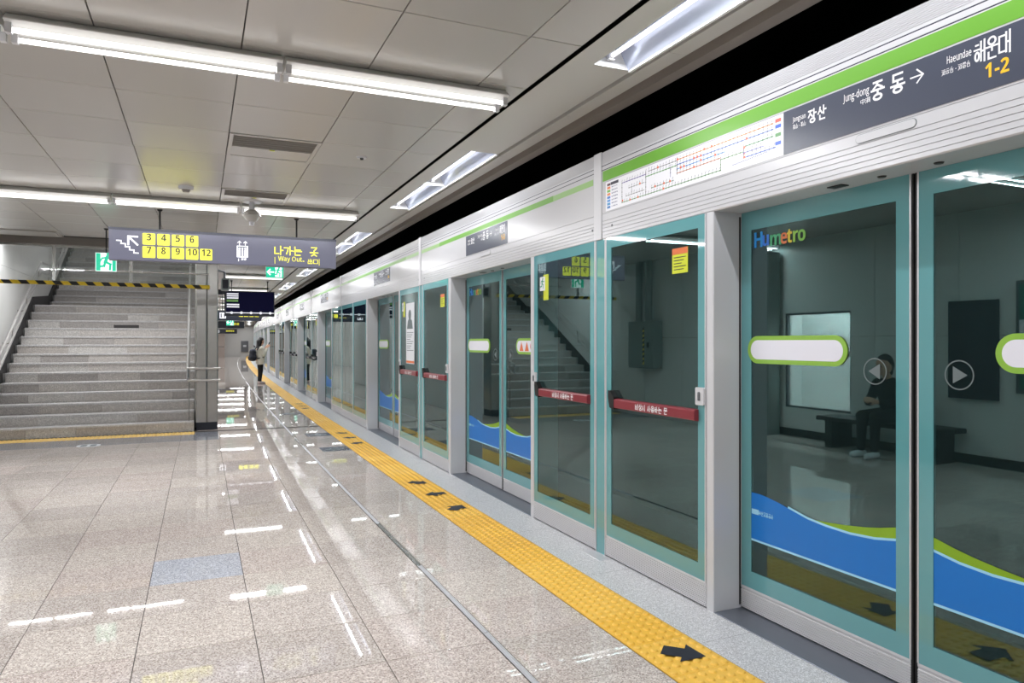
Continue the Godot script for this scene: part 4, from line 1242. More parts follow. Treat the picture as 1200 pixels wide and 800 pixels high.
func build_signs() -> void:
	# direction sign: 2.63 m wide, facing the camera
	var o := thing("direction_sign", "grey hanging exit direction sign with yellow exit numbers", "sign", V(0.357, 2.465, -9.6), 0)
	var W := 2.634 / 2; var H := 0.386
	part("board", MB.new().extrude(PackedVector2Array([Vector2(-0.06, 0), Vector2(0.055, 0), Vector2(0.06, 0.005), Vector2(0.06, H - 0.03), Vector2(-0.06, H - 0.03)]), Vector3.BACK, Vector3.UP, Vector3.RIGHT, -W, W).mesh(), M.sign_board, o)
	part("top_rail", box(V(-W - 0.004, H - 0.03, -0.065), V(W + 0.004, H, 0.065)), M.sign_cap, o)
	hanger(o, -0.78, H); hanger(o, 0.82, H)
	var q := 0.06
	# up-left arrow and stair symbol
	var g := MB.new()
	g.stroke([Vector2(-1.02, 0.19), Vector2(-1.11, 0.28)], 0.02, q + 0.001)
	g.stroke([Vector2(-1.115, 0.19), Vector2(-1.115, 0.285), Vector2(-1.02, 0.285)], 0.02, q + 0.001)
	var sp := []
	for k in 5: sp.append_array([Vector2(-1.235 + k * 0.045, 0.23 - k * 0.035), Vector2(-1.19 + k * 0.045, 0.23 - k * 0.035)])
	g.stroke(sp, 0.012, q + 0.001)
	part("stair_symbol", g.mesh(), M.lit_white, o)
	var numbers := [["3", "4", "5", "6"], ["7", "8", "9", "10", "12"]]
	for r in 2:
		for c in numbers[r].size():
			var cx: float = -0.895 + c * 0.1575
			var cy := 0.265 if r == 0 else 0.108
			var sq := part("number_tile", MB.new().extrude(rounded(0.138, 0.138, 0.012, 3), Vector3.RIGHT, Vector3.UP, Vector3.BACK, 0, 0.003).mesh(), M.lit_yellow, o, V(cx, cy, q))
			latin(numbers[r][c], 0.082, sq, M.black, V(0, -0.047, 0.0036), 0.9, true, "numeral", HORIZONTAL_ALIGNMENT_CENTER)
	# lift symbol
	var lf := MB.new()
	var lx := 0.155
	lf.stroke([Vector2(lx - 0.06, 0.10), Vector2(lx + 0.06, 0.10), Vector2(lx + 0.06, 0.235), Vector2(lx - 0.06, 0.235), Vector2(lx - 0.06, 0.10)], 0.01, q + 0.001)
	for k in [-1, 0, 1]:
		lf.flat(circle(0.012, 10, Vector2(lx + k * 0.035, 0.205)), q + 0.001)
		lf.stroke([Vector2(lx + k * 0.035, 0.18), Vector2(lx + k * 0.035, 0.115)], 0.02, q + 0.001)
	for k in [-1, 1]:
		lf.stroke([Vector2(lx + k * 0.035, 0.25), Vector2(lx + k * 0.035, 0.295)], 0.008, q + 0.001)
		lf.stroke([Vector2(lx + k * 0.035 - 0.018, 0.278), Vector2(lx + k * 0.035, 0.297), Vector2(lx + k * 0.035 + 0.018, 0.278)], 0.008, q + 0.001)
	lf.stroke([Vector2(lx - 0.045, 0.075), Vector2(lx - 0.045, 0.05)], 0.008, q + 0.001)
	part("lift_symbol", lf.mesh(), M.lit_white, o)
	latin("B1F", 0.026, o, M.lit_white, V(lx - 0.015, 0.05, q + 0.001), 1.0, true)
	# lettering
	for e in [["나가는", 0.545, 0.155, 0.098, 0.105, 0.018, 0.014], ["곳", 0.985, 0.155, 0.098, 0.11, 0.0, 0.014], ["出口", 0.955, 0.05, 0.058, 0.062, 0.012, 0.007]]:
		var t := MB.new()
		write_cells(t, e[0], e[1], e[2], e[3], e[4], e[5], e[6], q + 0.001)
		part("lettering", t.mesh(), M.lit_yellow, o)
	for x in [0.545, 1.1]:
		part("bar_mark", MB.new().stroke([Vector2(x, 0.035), Vector2(x, 0.115)], 0.006, q + 0.001).mesh(), M.lit_yellow, o)
	part("dot_mark", MB.new().stroke([Vector2(0.895, 0.08), Vector2(0.905, 0.08)], 0.01, q + 0.001).mesh(), M.lit_yellow, o)
	latin("Way Out", 0.058, o, M.lit_yellow, V(0.585, 0.052, q + 0.001), 0.95)
	# exit signs
	exit_sign(V(-1.19, 2.49, -11.5), 0.265, 0.265, "lit green running-man exit sign before the staircase", true)
	exit_sign(V(1.18, 2.57, -12.5), 0.285, 0.19, "lit green exit sign with arrow and running man over the platform", false)
	exit_sign(bent(0.9, 2.3, -38.0), 0.35, 0.3, "small distant green exit sign far down the platform", false)
	# twin information screen
	var d := thing("information_screen", "dark hanging information screen with white and green lines of text", "information screen", bent(1.13, 2.17, -20.0), 0)
	part("housing", box(V(-0.62, 0, -0.1), V(0.62, 0.66, 0.06)), M.navy, d)
	part("hood", box(V(-0.78, 0.56, -0.12), V(-0.62, 0.68, 0.08)), M.navy, d)
	part("screen_face", box(V(-0.58, 0.09, 0.06), V(0.60, 0.63, 0.064)), M.screen, d)
	var tl := MB.new()
	for k in 3: tl.stroke([Vector2(-0.55, 0.58 - k * 0.055), Vector2(-0.3, 0.58 - k * 0.055)], 0.035, 0.066)
	for k in 2: tl.stroke([Vector2(-0.55, 0.3 - k * 0.06), Vector2(-0.28, 0.3 - k * 0.06)], 0.035, 0.066)
	tl.stroke([Vector2(-0.58, 0.085), Vector2(0.6, 0.085)], 0.02, 0.066)
	for k in 5: tl.flat(circle(0.035, 12, Vector2(-0.45 + k * 0.24, 0.085)), 0.067)
	part("screen_text", tl.mesh(), M.lit_white, d)
	var tg := MB.new()
	tg.stroke([Vector2(-0.54, 0.40), Vector2(-0.32, 0.40)], 0.06, 0.066)
	var lg := mat(Color(0.5, 0.75, 0.35), 0.3)
	part("green_text", tg.mesh(), lg, d)
	hanger(d, -0.45, 0.66); hanger(d, 0.45, 0.66)
	# signs further down the platform
	far_sign(bent(0.95, 2.13, -23.0), 1.3, 0.3, "black hanging sign with white lift symbol behind the information screen")
	far_sign(bent(0.75, 2.2, -40.0), 1.7, 0.36, "distant dark hanging sign with small yellow lettering")
	far_sign(bent(0.5, 2.1, -58.0), 1.6, 0.34, "farthest grey hanging sign with green lettering above the passage")

func exit_sign(at: Vector3, w: float, h: float, label: String, big: bool) -> void:
	var o := thing("exit_sign", label, "exit sign", at)
	part("box", box(V(-w / 2, 0, -0.04), V(w / 2, h, 0.0)), M.white, o)
	part("sign_face", box(V(-w / 2 + 0.004, 0.004, 0.0), V(w / 2 - 0.004, h - 0.004, 0.004)), M.exit_white if big else M.exit_green, o)
	if big:
		part("green_sign_panel", box(V(-w / 2 + 0.01, 0.01, 0.004), V(-w / 2 + 0.065, h - 0.01, 0.0055)), M.exit_green, o)
		part("green_sign_panel", box(V(w / 2 - 0.055, 0.01, 0.004), V(w / 2 - 0.01, h * 0.62, 0.0055)), M.exit_green, o)
		running_man(o, h * 1.05, V(0.015, h * 0.5, 0.006), M.exit_green)
	else:
		var door := part("doorway_mark", box(V(w * 0.02, h * 0.08, 0.004), V(w * 0.4, h * 0.92, 0.005)), M.exit_white, o)
		running_man(door, h * 0.95, V(w * 0.2, h * 0.5, 0.0055), M.exit_green)
		var a := MB.new()
		a.stroke([Vector2(-w * 0.08, h * 0.5), Vector2(-w * 0.4, h * 0.5)], h * 0.12, 0.005)
		a.stroke([Vector2(-w * 0.27, h * 0.72), Vector2(-w * 0.4, h * 0.5), Vector2(-w * 0.27, h * 0.28)], h * 0.12, 0.005)
		part("arrow_sign", a.mesh(), M.exit_white, o)
	hanger(o, 0.0, h, -0.02, 0.008)

func far_sign(at: Vector3, w: float, h: float, label: String) -> void:
	var o := thing("direction_sign", label, "sign", at)
	part("board", box(V(-w / 2, 0, -0.05), V(w / 2, h, 0.05)), M.navy, o)
	var g := MB.new()
	var x := -w * 0.4
	g.stroke([Vector2(x, h * 0.25), Vector2(x + h * 0.5, h * 0.25), Vector2(x + h * 0.5, h * 0.75), Vector2(x, h * 0.75), Vector2(x, h * 0.25)], 0.025, 0.052)
	g.stroke([Vector2(x + h * 0.25, h * 0.3), Vector2(x + h * 0.25, h * 0.65)], 0.06, 0.052)
	part("symbol", g.mesh(), M.lit_white, o)
	var y := MB.new()
	for k in 4: y.flat(rounded(0.12, 0.12, 0.01, 2, Vector2(w * 0.05 + k * 0.15, h * 0.6)), 0.052)
	part("yellow_number", y.mesh(), M.lit_yellow, o)
	hanger(o, -w * 0.35, h); hanger(o, w * 0.35, h)

# ------------------------------------------------------------------ things on the ceiling
func vent(z: float, label: String) -> void:
	var o := thing("ceiling_vent", label, "vent", V(0.565 + off(z), CEIL, z), 0, "louvred ceiling vents")
	var w := 0.345; var d := 0.351
	var fr := MB.new()
	fr.box(V(-w, -0.008, -d), V(-w + 0.03, 0.03, d)); fr.box(V(w - 0.03, -0.008, -d), V(w, 0.03, d))
	fr.box(V(-w + 0.03, -0.008, d - 0.03), V(w - 0.03, 0.03, d)); fr.box(V(-w + 0.03, -0.008, -d), V(w - 0.03, 0.03, -d + 0.03))
	part("frame", fr.mesh(), M.ceiling[1], o)
	part("duct", box(V(-w + 0.03, 0.035, -0.03), V(w - 0.03, 0.045, d - 0.03)), M.void, o)
	part("cover_plate", box(V(-w + 0.031, -0.004, -d + 0.031), V(w - 0.031, 0.03, -0.02)), M.ceiling[0], o)
	for k in 5:
		var zz := 0.02 + k * 0.062
		var sl := MB.new()
		sl.quad(V(-w + 0.03, -0.004, zz), V(w - 0.03, -0.004, zz), V(w - 0.03, 0.032, zz + 0.03), V(-w + 0.03, 0.032, zz + 0.03), V(0, -1, 0.5))
		sl.box(V(-w + 0.03, -0.006, zz - 0.003), V(w - 0.03, -0.002, zz + 0.006))
		part("louvre", sl.mesh(), M.strip_dark, o)
	part("catch", box(V(-0.02, -0.009, -0.05), V(0.02, -0.004, -0.03)), M.sticker_yellow, o)

func build_ceiling_things() -> void:
	vent(-6.185, "nearer louvred vent in the ceiling, before the second light row")
	vent(-8.315, "farther louvred vent in the ceiling, next to the second light row")
	var sd := thing("smoke_detector", "small white round smoke detector on the ceiling", "smoke detector", V(-0.113, CEIL, -8.07))
	part("base", MB.new().lathe([Vector2(0, -0.03), Vector2(0.065, -0.03), Vector2(0.075, 0.0)], Vector3.ZERO, 20).mesh(), M.white, sd)
	part("chamber", MB.new().lathe([Vector2(0, -0.062), Vector2(0.03, -0.058), Vector2(0.042, -0.03)], Vector3.ZERO, 20).mesh(), M.strip_dark, sd)
	var dl := thing("sprinkler_cover", "tiny white round cover on the ceiling near the edge strip", "ceiling cover", V(1.3, CEIL, -6.15))
	part("plate", MB.new().lathe([Vector2(0, -0.01), Vector2(0.04, -0.01), Vector2(0.048, 0.0)], Vector3.ZERO, 18).mesh(), M.white, dl)
	part("plug", MB.new().lathe([Vector2(0, -0.026), Vector2(0.014, -0.024), Vector2(0.016, -0.01)], Vector3.ZERO, 12).mesh(), M.black, dl)
	var eb := thing("emergency_lamp", "unlit faceted glass emergency lamp hanging below a round ceiling plate", "emergency lamp", V(0.56, CEIL, -8.57))
	part("plate", MB.new().lathe([Vector2(0, -0.02), Vector2(0.1, -0.02), Vector2(0.115, 0.0)], Vector3.ZERO, 24).mesh(), M.white, eb)
	part("stem", MB.new().tube([V(0, -0.02, 0), V(0, -0.11, 0)], 0.03, 12).mesh(), M.white, eb)
	part("globe", MB.new().lathe([Vector2(0.035, -0.24), Vector2(0.06, -0.225), Vector2(0.1, -0.17), Vector2(0.085, -0.135), Vector2(0.045, -0.105)], Vector3.ZERO, 10).mesh(), M.lamp_glass, eb)
	part("tip", MB.new().lathe([Vector2(0, -0.285), Vector2(0.024, -0.28), Vector2(0.03, -0.235)], Vector3.ZERO, 12).mesh(), M.white, eb)
	var ap := thing("access_panel", "dark-edged ceiling access panel near the stairs", "access panel", V(-2.3, CEIL, -12.4))
	part("frame", MB.new().box(V(-0.42, -0.006, -0.3), V(0.42, 0.02, 0.3)).mesh(), M.strip_dark, ap)
	part("leaf", MB.new().box(V(-0.39, -0.012, -0.27), V(0.39, 0.0, 0.27)).mesh(), M.ceiling[0], ap)
	var cc := thing("cctv_camera", "dark box security camera on a bracket beside the steel column", "camera", V(0.36, 2.42, -13.2))
	part("bracket", MB.new().tube([V(-0.05, 0.3, 0.0), V(0.06, 0.28, 0.0), V(0.06, 0.16, 0.0)], 0.02, 8).mesh(), M.steel_dark, cc)
	part("housing", MB.new().extrude(rounded(0.13, 0.2, 0.02, 3, Vector2(0.07, 0.06)), Vector3.RIGHT, Vector3.UP, Vector3.BACK, -0.16, 0.14).mesh(), M.cabinet, cc)
	part("lens_window", MB.new().extrude(rounded(0.09, 0.15, 0.015, 3, Vector2(0.07, 0.06)), Vector3.RIGHT, Vector3.UP, Vector3.BACK, 0.14, 0.145).mesh(), M.navy, cc)

# ------------------------------------------------------------------ floor marks
func build_floor_marks() -> void:
	var arrow := PackedVector2Array([Vector2(-0.1, -0.05), Vector2(0.0, -0.05), Vector2(0.0, -0.1), Vector2(0.105, 0.0), Vector2(0.0, 0.1), Vector2(0.0, 0.05), Vector2(-0.1, 0.05)])
	for i in range(1, 5):
		var zc: float = ZP[i] + 0.06 + OPENING / 2
		for k in 3:
			var z: float = zc + [-0.7, -0.1, 0.53][k]
			# direction in floor space: towards the door and its centre, or straight out
			var turn: float = [-PI / 4, PI, PI / 4][k]
			var m := MB.new().extrude(arrow, Vector3.RIGHT, Vector3.FORWARD, Vector3.UP, 0.0085, 0.0098).mesh()
			single("floor_arrow", m, M.navy, "black arrow sticker on the yellow strip, %s before the %s doorway" % [["far boarding arrow", "middle alighting arrow", "near boarding arrow"][k], ORD[i - 1]], "floor sticker", bent(2.125, 0, z), turn + lean(z), "black arrow stickers on the tactile strip")
	var places := [[1.73, -10.05, "nearer dark rectangular queue sticker beside the yellow strip"], [1.74, -11.7, "second dark rectangular queue sticker beside the yellow strip"], [1.72, -15.3, "farther dark rectangular queue sticker beside the yellow strip"]]
	for p in places:
		var o := thing("floor_sticker", p[2], "floor sticker", bent(p[0], 0, p[1]), lean(p[1]), "dark queue stickers on the floor")
		part("sheet", box(V(-0.19, 0.0002, -0.2), V(0.19, 0.0014, 0.2)), M.sign, o)
		var g := MB.new()
		g.box(V(-0.13, 0.0014, -0.02), V(0.13, 0.0018, 0.02)); g.box(V(-0.06, 0.0014, 0.08), V(0.1, 0.0018, 0.1))
		part("print", g.mesh(), M.grey_mark, o)
	var fs := thing("floor_sticker", "small grey sticker with footprints on the floor before the stairs", "floor sticker", V(-1.44, 0, -11.8))
	part("sheet", MB.new().extrude(rounded(0.30, 0.28, 0.1, 5), Vector3.RIGHT, Vector3.FORWARD, Vector3.UP, 0.0002, 0.0014).mesh(), M.poster, fs)
	for s in [-1, 1]:
		part("footprint", MB.new().extrude(rounded(0.08, 0.2, 0.035, 4, Vector2(s * 0.06, 0)), Vector3.RIGHT, Vector3.FORWARD, Vector3.UP, 0.0014, 0.0019).mesh(), M.grey_mark, fs)

# ------------------------------------------------------------------ left side of the platform (seen mirrored in the glass)
func build_left_side() -> void:
	# windows to a lit room
	for k in 2:
		var za: float = [-7.4, -9.02][k]; var zb: float = [-8.66, -9.6][k]
		var wd := thing("window_%d" % (k + 1), ["wide lit window in the left platform wall", "narrow lit window in the left platform wall"][k], "window", V(-3.1, 0, (za + zb) / 2), 0, "", "structure")
		var h := (za - zb) / 2
		part("pane", pane(V(0.01, 1.48, h * 2 - 0.02)), M.clear, wd, V(0, 1.2, 0))
		var fr := MB.new()
		fr.box(V(-0.03, 0.45, -h), V(0.03, 0.48, h)); fr.box(V(-0.03, 1.92, -h), V(0.03, 1.95, h))
		fr.box(V(-0.03, 0.48, -h), V(0.03, 1.92, -h + 0.03)); fr.box(V(-0.03, 0.48, h - 0.03), V(0.03, 1.92, h)); fr.box(V(-0.03, 1.28, -h + 0.03), V(0.03, 1.33, h - 0.03))
		part("window_frame", fr.mesh(), M.steel_dark, wd)
	var rm := thing("wall_room", "white walls of the lit room behind the platform windows", "wall", Vector3.ZERO, 0, "", "structure")
	part("room_back", box(V(-4.7, -0.1, -9.9), V(-4.6, 3.2, -7.1)), M.wall, rm)
	part("room_side", box(V(-4.6, -0.1, -9.9), V(-3.2, 3.2, -9.8)), M.wall, rm)
	part("room_side", box(V(-4.6, -0.1, -7.2), V(-3.2, 3.2, -7.1)), M.wall, rm)
	part("room_floor", box(V(-4.6, -0.1, -9.8), V(-3.2, 0.0, -7.2)), M.wall, rm)
	part("room_ceiling", box(V(-4.6, 3.1, -9.8), V(-3.2, 3.2, -7.2)), M.wall, rm)
	var rl := thing("ceiling_light", "ceiling light of the room behind the platform windows", "ceiling light", V(-3.9, 3.09, -8.5))
	part("tray", box(V(-0.08, -0.05, -0.62), V(0.08, 0, 0.62)), M.tray, rl)
	part("tube", MB.new().tube([V(0, -0.07, -0.6), V(0, -0.07, 0.6)], 0.015).mesh(), M.tube, rl)
	lamp(rl, V(0, -0.09, 0), Vector2(0.1, 1.2), 14.0)
	# bench
	var bn := thing("bench", "long dark bench against the left platform wall", "bench", V(-2.75, 0, -6.6))
	part("seat", MB.new().slab(V(-0.22, 0.38, -0.95), V(0.22, 0.44, 0.95), 0.01).mesh(), M.bench, bn)
	for s in [-1, 1]: part("leg", box(V(-0.2, 0, s * 0.75 - 0.06), V(0.2, 0.38, s * 0.75 + 0.06)), M.bench, bn)
	# electric cabinet
	var cb := thing("electric_cabinet", "grey electric cabinet with hazard stripes and conduits on the left wall", "cabinet", V(-3.008, 0, -11.8))
	part("body", MB.new().box(V(0, 0.97, -0.42), V(0.22, 1.9, 0.42)).mesh(), M.cabinet, cb)
	var dr := part("door", box(V(0.22, 1.0, -0.39), V(0.235, 1.87, 0.39)), M.cabinet, cb)
	part("handle", box(V(0.235, 1.38, 0.28), V(0.26, 1.48, 0.31)), M.black, dr)
	for s in [-0.22, 0.12]: part("conduit", MB.new().tube([V(0.1, 1.9, s), V(0.1, CEIL, s)], 0.07, 12).mesh(), M.cabinet, cb)
	for k in 2:
		var hz := MB.new()
		for j in 16:
			if j % 2 != k: continue
			hz.quad(V(0.237, 1.05 + j * 0.045, 0.1), V(0.237, 1.05 + j * 0.045, 0.16), V(0.237, 1.12 + j * 0.045, 0.16), V(0.237, 1.08 + j * 0.045, 0.1), Vector3.RIGHT)
		part("hazard_stripe", hz.mesh(), M.hazard_yellow if k == 0 else M.hazard_black, cb)
	single("notice_board", box(V(0, 0.8, -0.3), V(0.04, 2.0, 0.3)), M.navy, "tall dark notice board on the left platform wall", "notice board", V(-3.03, 0, -5.6))
	var pb := thing("wall_picture", "wide white and green advertising board on the left platform wall", "advertising board", V(-3.05, 0, -4.2))
	part("frame", box(V(0, 0.9, -0.9), V(0.05, 2.2, 0.9)), M.steel_dark, pb)
	part("print", box(V(0.05, 0.95, -0.86), V(0.055, 2.15, 0.86)), mat(Color(0.16, 0.42, 0.36), 0.3), pb)
	part("print_band", box(V(0.055, 1.45, -0.86), V(0.057, 1.75, 0.86)), M.poster, pb)
	# pipes running down beside the windows
	single("pipe_casing", MB.new().extrude(rounded(0.3, 0.26, 0.05, 4), Vector3.RIGHT, Vector3.FORWARD, Vector3.UP, 0.0, 2.94).mesh(), M.cabinet, "grey vertical pipe casing beside the platform windows", "pipe casing", V(-2.87, 0, -8.84))

# ------------------------------------------------------------------ far end of the platform
func build_far_end() -> void:
	var we := thing("wall_end", "white end wall far down the platform", "wall", bent(0, 0, -76.5), 0, "", "structure")
	part("wall_slab", box(V(-3.3, -0.3, -0.3), V(7.4, 5.0, 0)), M.wall, we)
	var dd := thing("end_door", "small dark grey notice case on the far end wall", "notice case", bent(1.75, 0, -76.4))
	part("case", box(V(-0.34, 0.45, -0.09), V(0.34, 1.55, 0.03)), M.steel_dark, dd)
	part("notice", box(V(-0.15, 0.95, 0.03), V(0.15, 1.15, 0.035)), M.poster, dd)
	var bl := thing("equipment_room", "pale brown panelled equipment room beside the far end wall", "room block", bent(-0.9, 0, -72.0))
	part("body", box(V(-2.1, 0, -4.3), V(0.95, 2.35, 0)), mat(Color(0.62, 0.57, 0.54), 0.5), bl)
	part("cornice", box(V(-2.1, 2.35, -4.3), V(1.0, CEIL, 0.05)), M.wall, bl)
	part("handle_rail", MB.new().tube([V(-0.4, 1.0, 0.04), V(0.9, 1.0, 0.04)], 0.03, 8).mesh(), M.steel, bl)

# ------------------------------------------------------------------ people
func sdf_mesh(bones: Array, cell: float, k: float) -> ArrayMesh:
	# smooth union of tapered capsules, meshed as surface nets
	var lo := Vector3.INF; var hi := -Vector3.INF
	for b in bones:
		var r := maxf(b[2], b[3]) + cell * 2 + k * 0.5
		lo = lo.min((b[0] as Vector3) - Vector3.ONE * r).min((b[1] as Vector3) - Vector3.ONE * r)
		hi = hi.max((b[0] as Vector3) + Vector3.ONE * r).max((b[1] as Vector3) + Vector3.ONE * r)
	var nx := int((hi.x - lo.x) / cell) + 2; var ny := int((hi.y - lo.y) / cell) + 2; var nz := int((hi.z - lo.z) / cell) + 2
	var f := PackedFloat32Array()
	f.resize(nx * ny * nz)
	f.fill(1.0)
	for b in bones:
		var a: Vector3 = b[0]; var ab: Vector3 = (b[1] as Vector3) - a
		var ll := maxf(ab.length_squared(), 1e-9)
		var ra: float = b[2]; var rb: float = b[3]
		var reach := maxf(ra, rb) + k + cell * 2
		var mn := a.min(b[1]) - Vector3.ONE * reach; var mx := a.max(b[1]) + Vector3.ONE * reach
		for iz in range(maxi(0, int((mn.z - lo.z) / cell)), mini(nz, int((mx.z - lo.z) / cell) + 2)):
			for iy in range(maxi(0, int((mn.y - lo.y) / cell)), mini(ny, int((mx.y - lo.y) / cell) + 2)):
				for ixx in range(maxi(0, int((mn.x - lo.x) / cell)), mini(nx, int((mx.x - lo.x) / cell) + 2)):
					var p := lo + Vector3(ixx, iy, iz) * cell
					var h := clampf((p - a).dot(ab) / ll, 0.0, 1.0)
					var d := (p - a - ab * h).length() - lerpf(ra, rb, h)
					var id := (iz * ny + iy) * nx + ixx
					var e := f[id]
					var t := clampf(0.5 + 0.5 * (e - d) / k, 0.0, 1.0)
					f[id] = lerpf(e, d, t) - k * t * (1.0 - t)
	var st := SurfaceTool.new()
	st.begin(Mesh.PRIMITIVE_TRIANGLES)
	st.set_smooth_group(0)
	var vid := {}
	var verts := PackedVector3Array()
	for iz in nz - 1:
		for iy in ny - 1:
			for ixx in nx - 1:
				var s := 0
				var acc := Vector3.ZERO
				var c := []
				for q in 8:
					c.append(f[((iz + (q >> 2)) * ny + iy + ((q >> 1) & 1)) * nx + ixx + (q & 1)])
					if c[q] < 0.0: s += 1
				if s == 0 or s == 8: continue
				var n := 0
				for e in [[0, 1], [2, 3], [4, 5], [6, 7], [0, 2], [1, 3], [4, 6], [5, 7], [0, 4], [1, 5], [2, 6], [3, 7]]:
					var u: float = c[e[0]]; var w: float = c[e[1]]
					if (u < 0.0) == (w < 0.0): continue
					var t := u / (u - w)
					acc += Vector3(e[0] & 1, (e[0] >> 1) & 1, e[0] >> 2).lerp(Vector3(e[1] & 1, (e[1] >> 1) & 1, e[1] >> 2), t)
					n += 1
				vid[(iz * ny + iy) * nx + ixx] = verts.size()
				verts.append(lo + (Vector3(ixx, iy, iz) + acc / n) * cell)
	var idx := PackedInt32Array()
	var step := [1, nx, nx * ny]
	for iz in range(1, nz - 1):
		for iy in range(1, ny - 1):
			for ixx in range(1, nx - 1):
				var id := (iz * ny + iy) * nx + ixx
				var inside := f[id] < 0.0
				for ax in 3:
					if inside == (f[id + step[ax]] < 0.0): continue
					var u: int = step[(ax + 1) % 3]; var w: int = step[(ax + 2) % 3]
					var q := [id, id - u, id - u - w, id - w]
					if not (vid.has(q[0]) and vid.has(q[1]) and vid.has(q[2]) and vid.has(q[3])): continue
					var a: int = vid[q[0]]; var b: int = vid[q[1]]; var c2: int = vid[q[2]]; var d: int = vid[q[3]]
					if inside: idx.append_array([a, c2, b, a, d, c2])
					else: idx.append_array([a, b, c2, a, c2, d])
	for p in verts: st.add_vertex(p)
	for j in idx: st.add_index(j)
	st.generate_normals()
	return st.commit()

func hand_bones(wrist: Vector3, dir: Vector3, palm: Vector3, curl: float) -> Array:
	# palm, four fingers of unequal length with a knuckle bend, and a thumb from the side of the palm
	var d := dir.normalized()
	var pn := (palm - d * palm.dot(d)).normalized()
	var s := d.cross(pn)
	var out := [[wrist, wrist + d * 0.07, 0.024, 0.03]]
	for i in 4:
		var root := wrist + d * 0.075 + s * (i - 1.5) * 0.021
		var L: float = [0.066, 0.076, 0.072, 0.056][i]
		var mid := root + (d * cos(curl) + pn * sin(curl)) * L * 0.5
		var tip := mid + (d * cos(curl * 2.0) + pn * sin(curl * 2.0)) * L * 0.5
		out.append([root - d * 0.02, mid, 0.0095, 0.0088]); out.append([mid, tip, 0.0088, 0.0075])
	var tr := wrist + d * 0.025 + s * -0.03
	var tm := tr + (d * 0.6 - s * 0.6 + pn * 0.5).normalized() * 0.035
	out.append([tr, tm, 0.011, 0.0105]); out.append([tm, tm + (d * 0.8 + pn * 0.5).normalized() * 0.03, 0.0105, 0.0085])
	return out

func face_parts(head: Node3D, c: Vector3, fwd: Vector3) -> void:
	var s := fwd.cross(Vector3.UP).normalized()
	for e in [-1, 1]:
		part("eye", MB.new().lathe([Vector2(0, -0.008), Vector2(0.009, 0), Vector2(0, 0.008)], c + fwd * 0.083 + s * e * 0.031 + V(0, 0.01, 0), 8).mesh(), M.hair, head)
	part("mouth", MB.new().tube([c + fwd * 0.085 - s * 0.02 + V(0, -0.052, 0), c + fwd * 0.089 + V(0, -0.054, 0), c + fwd * 0.085 + s * 0.02 + V(0, -0.052, 0)], 0.005, 6).mesh(), M.red_bar, head)

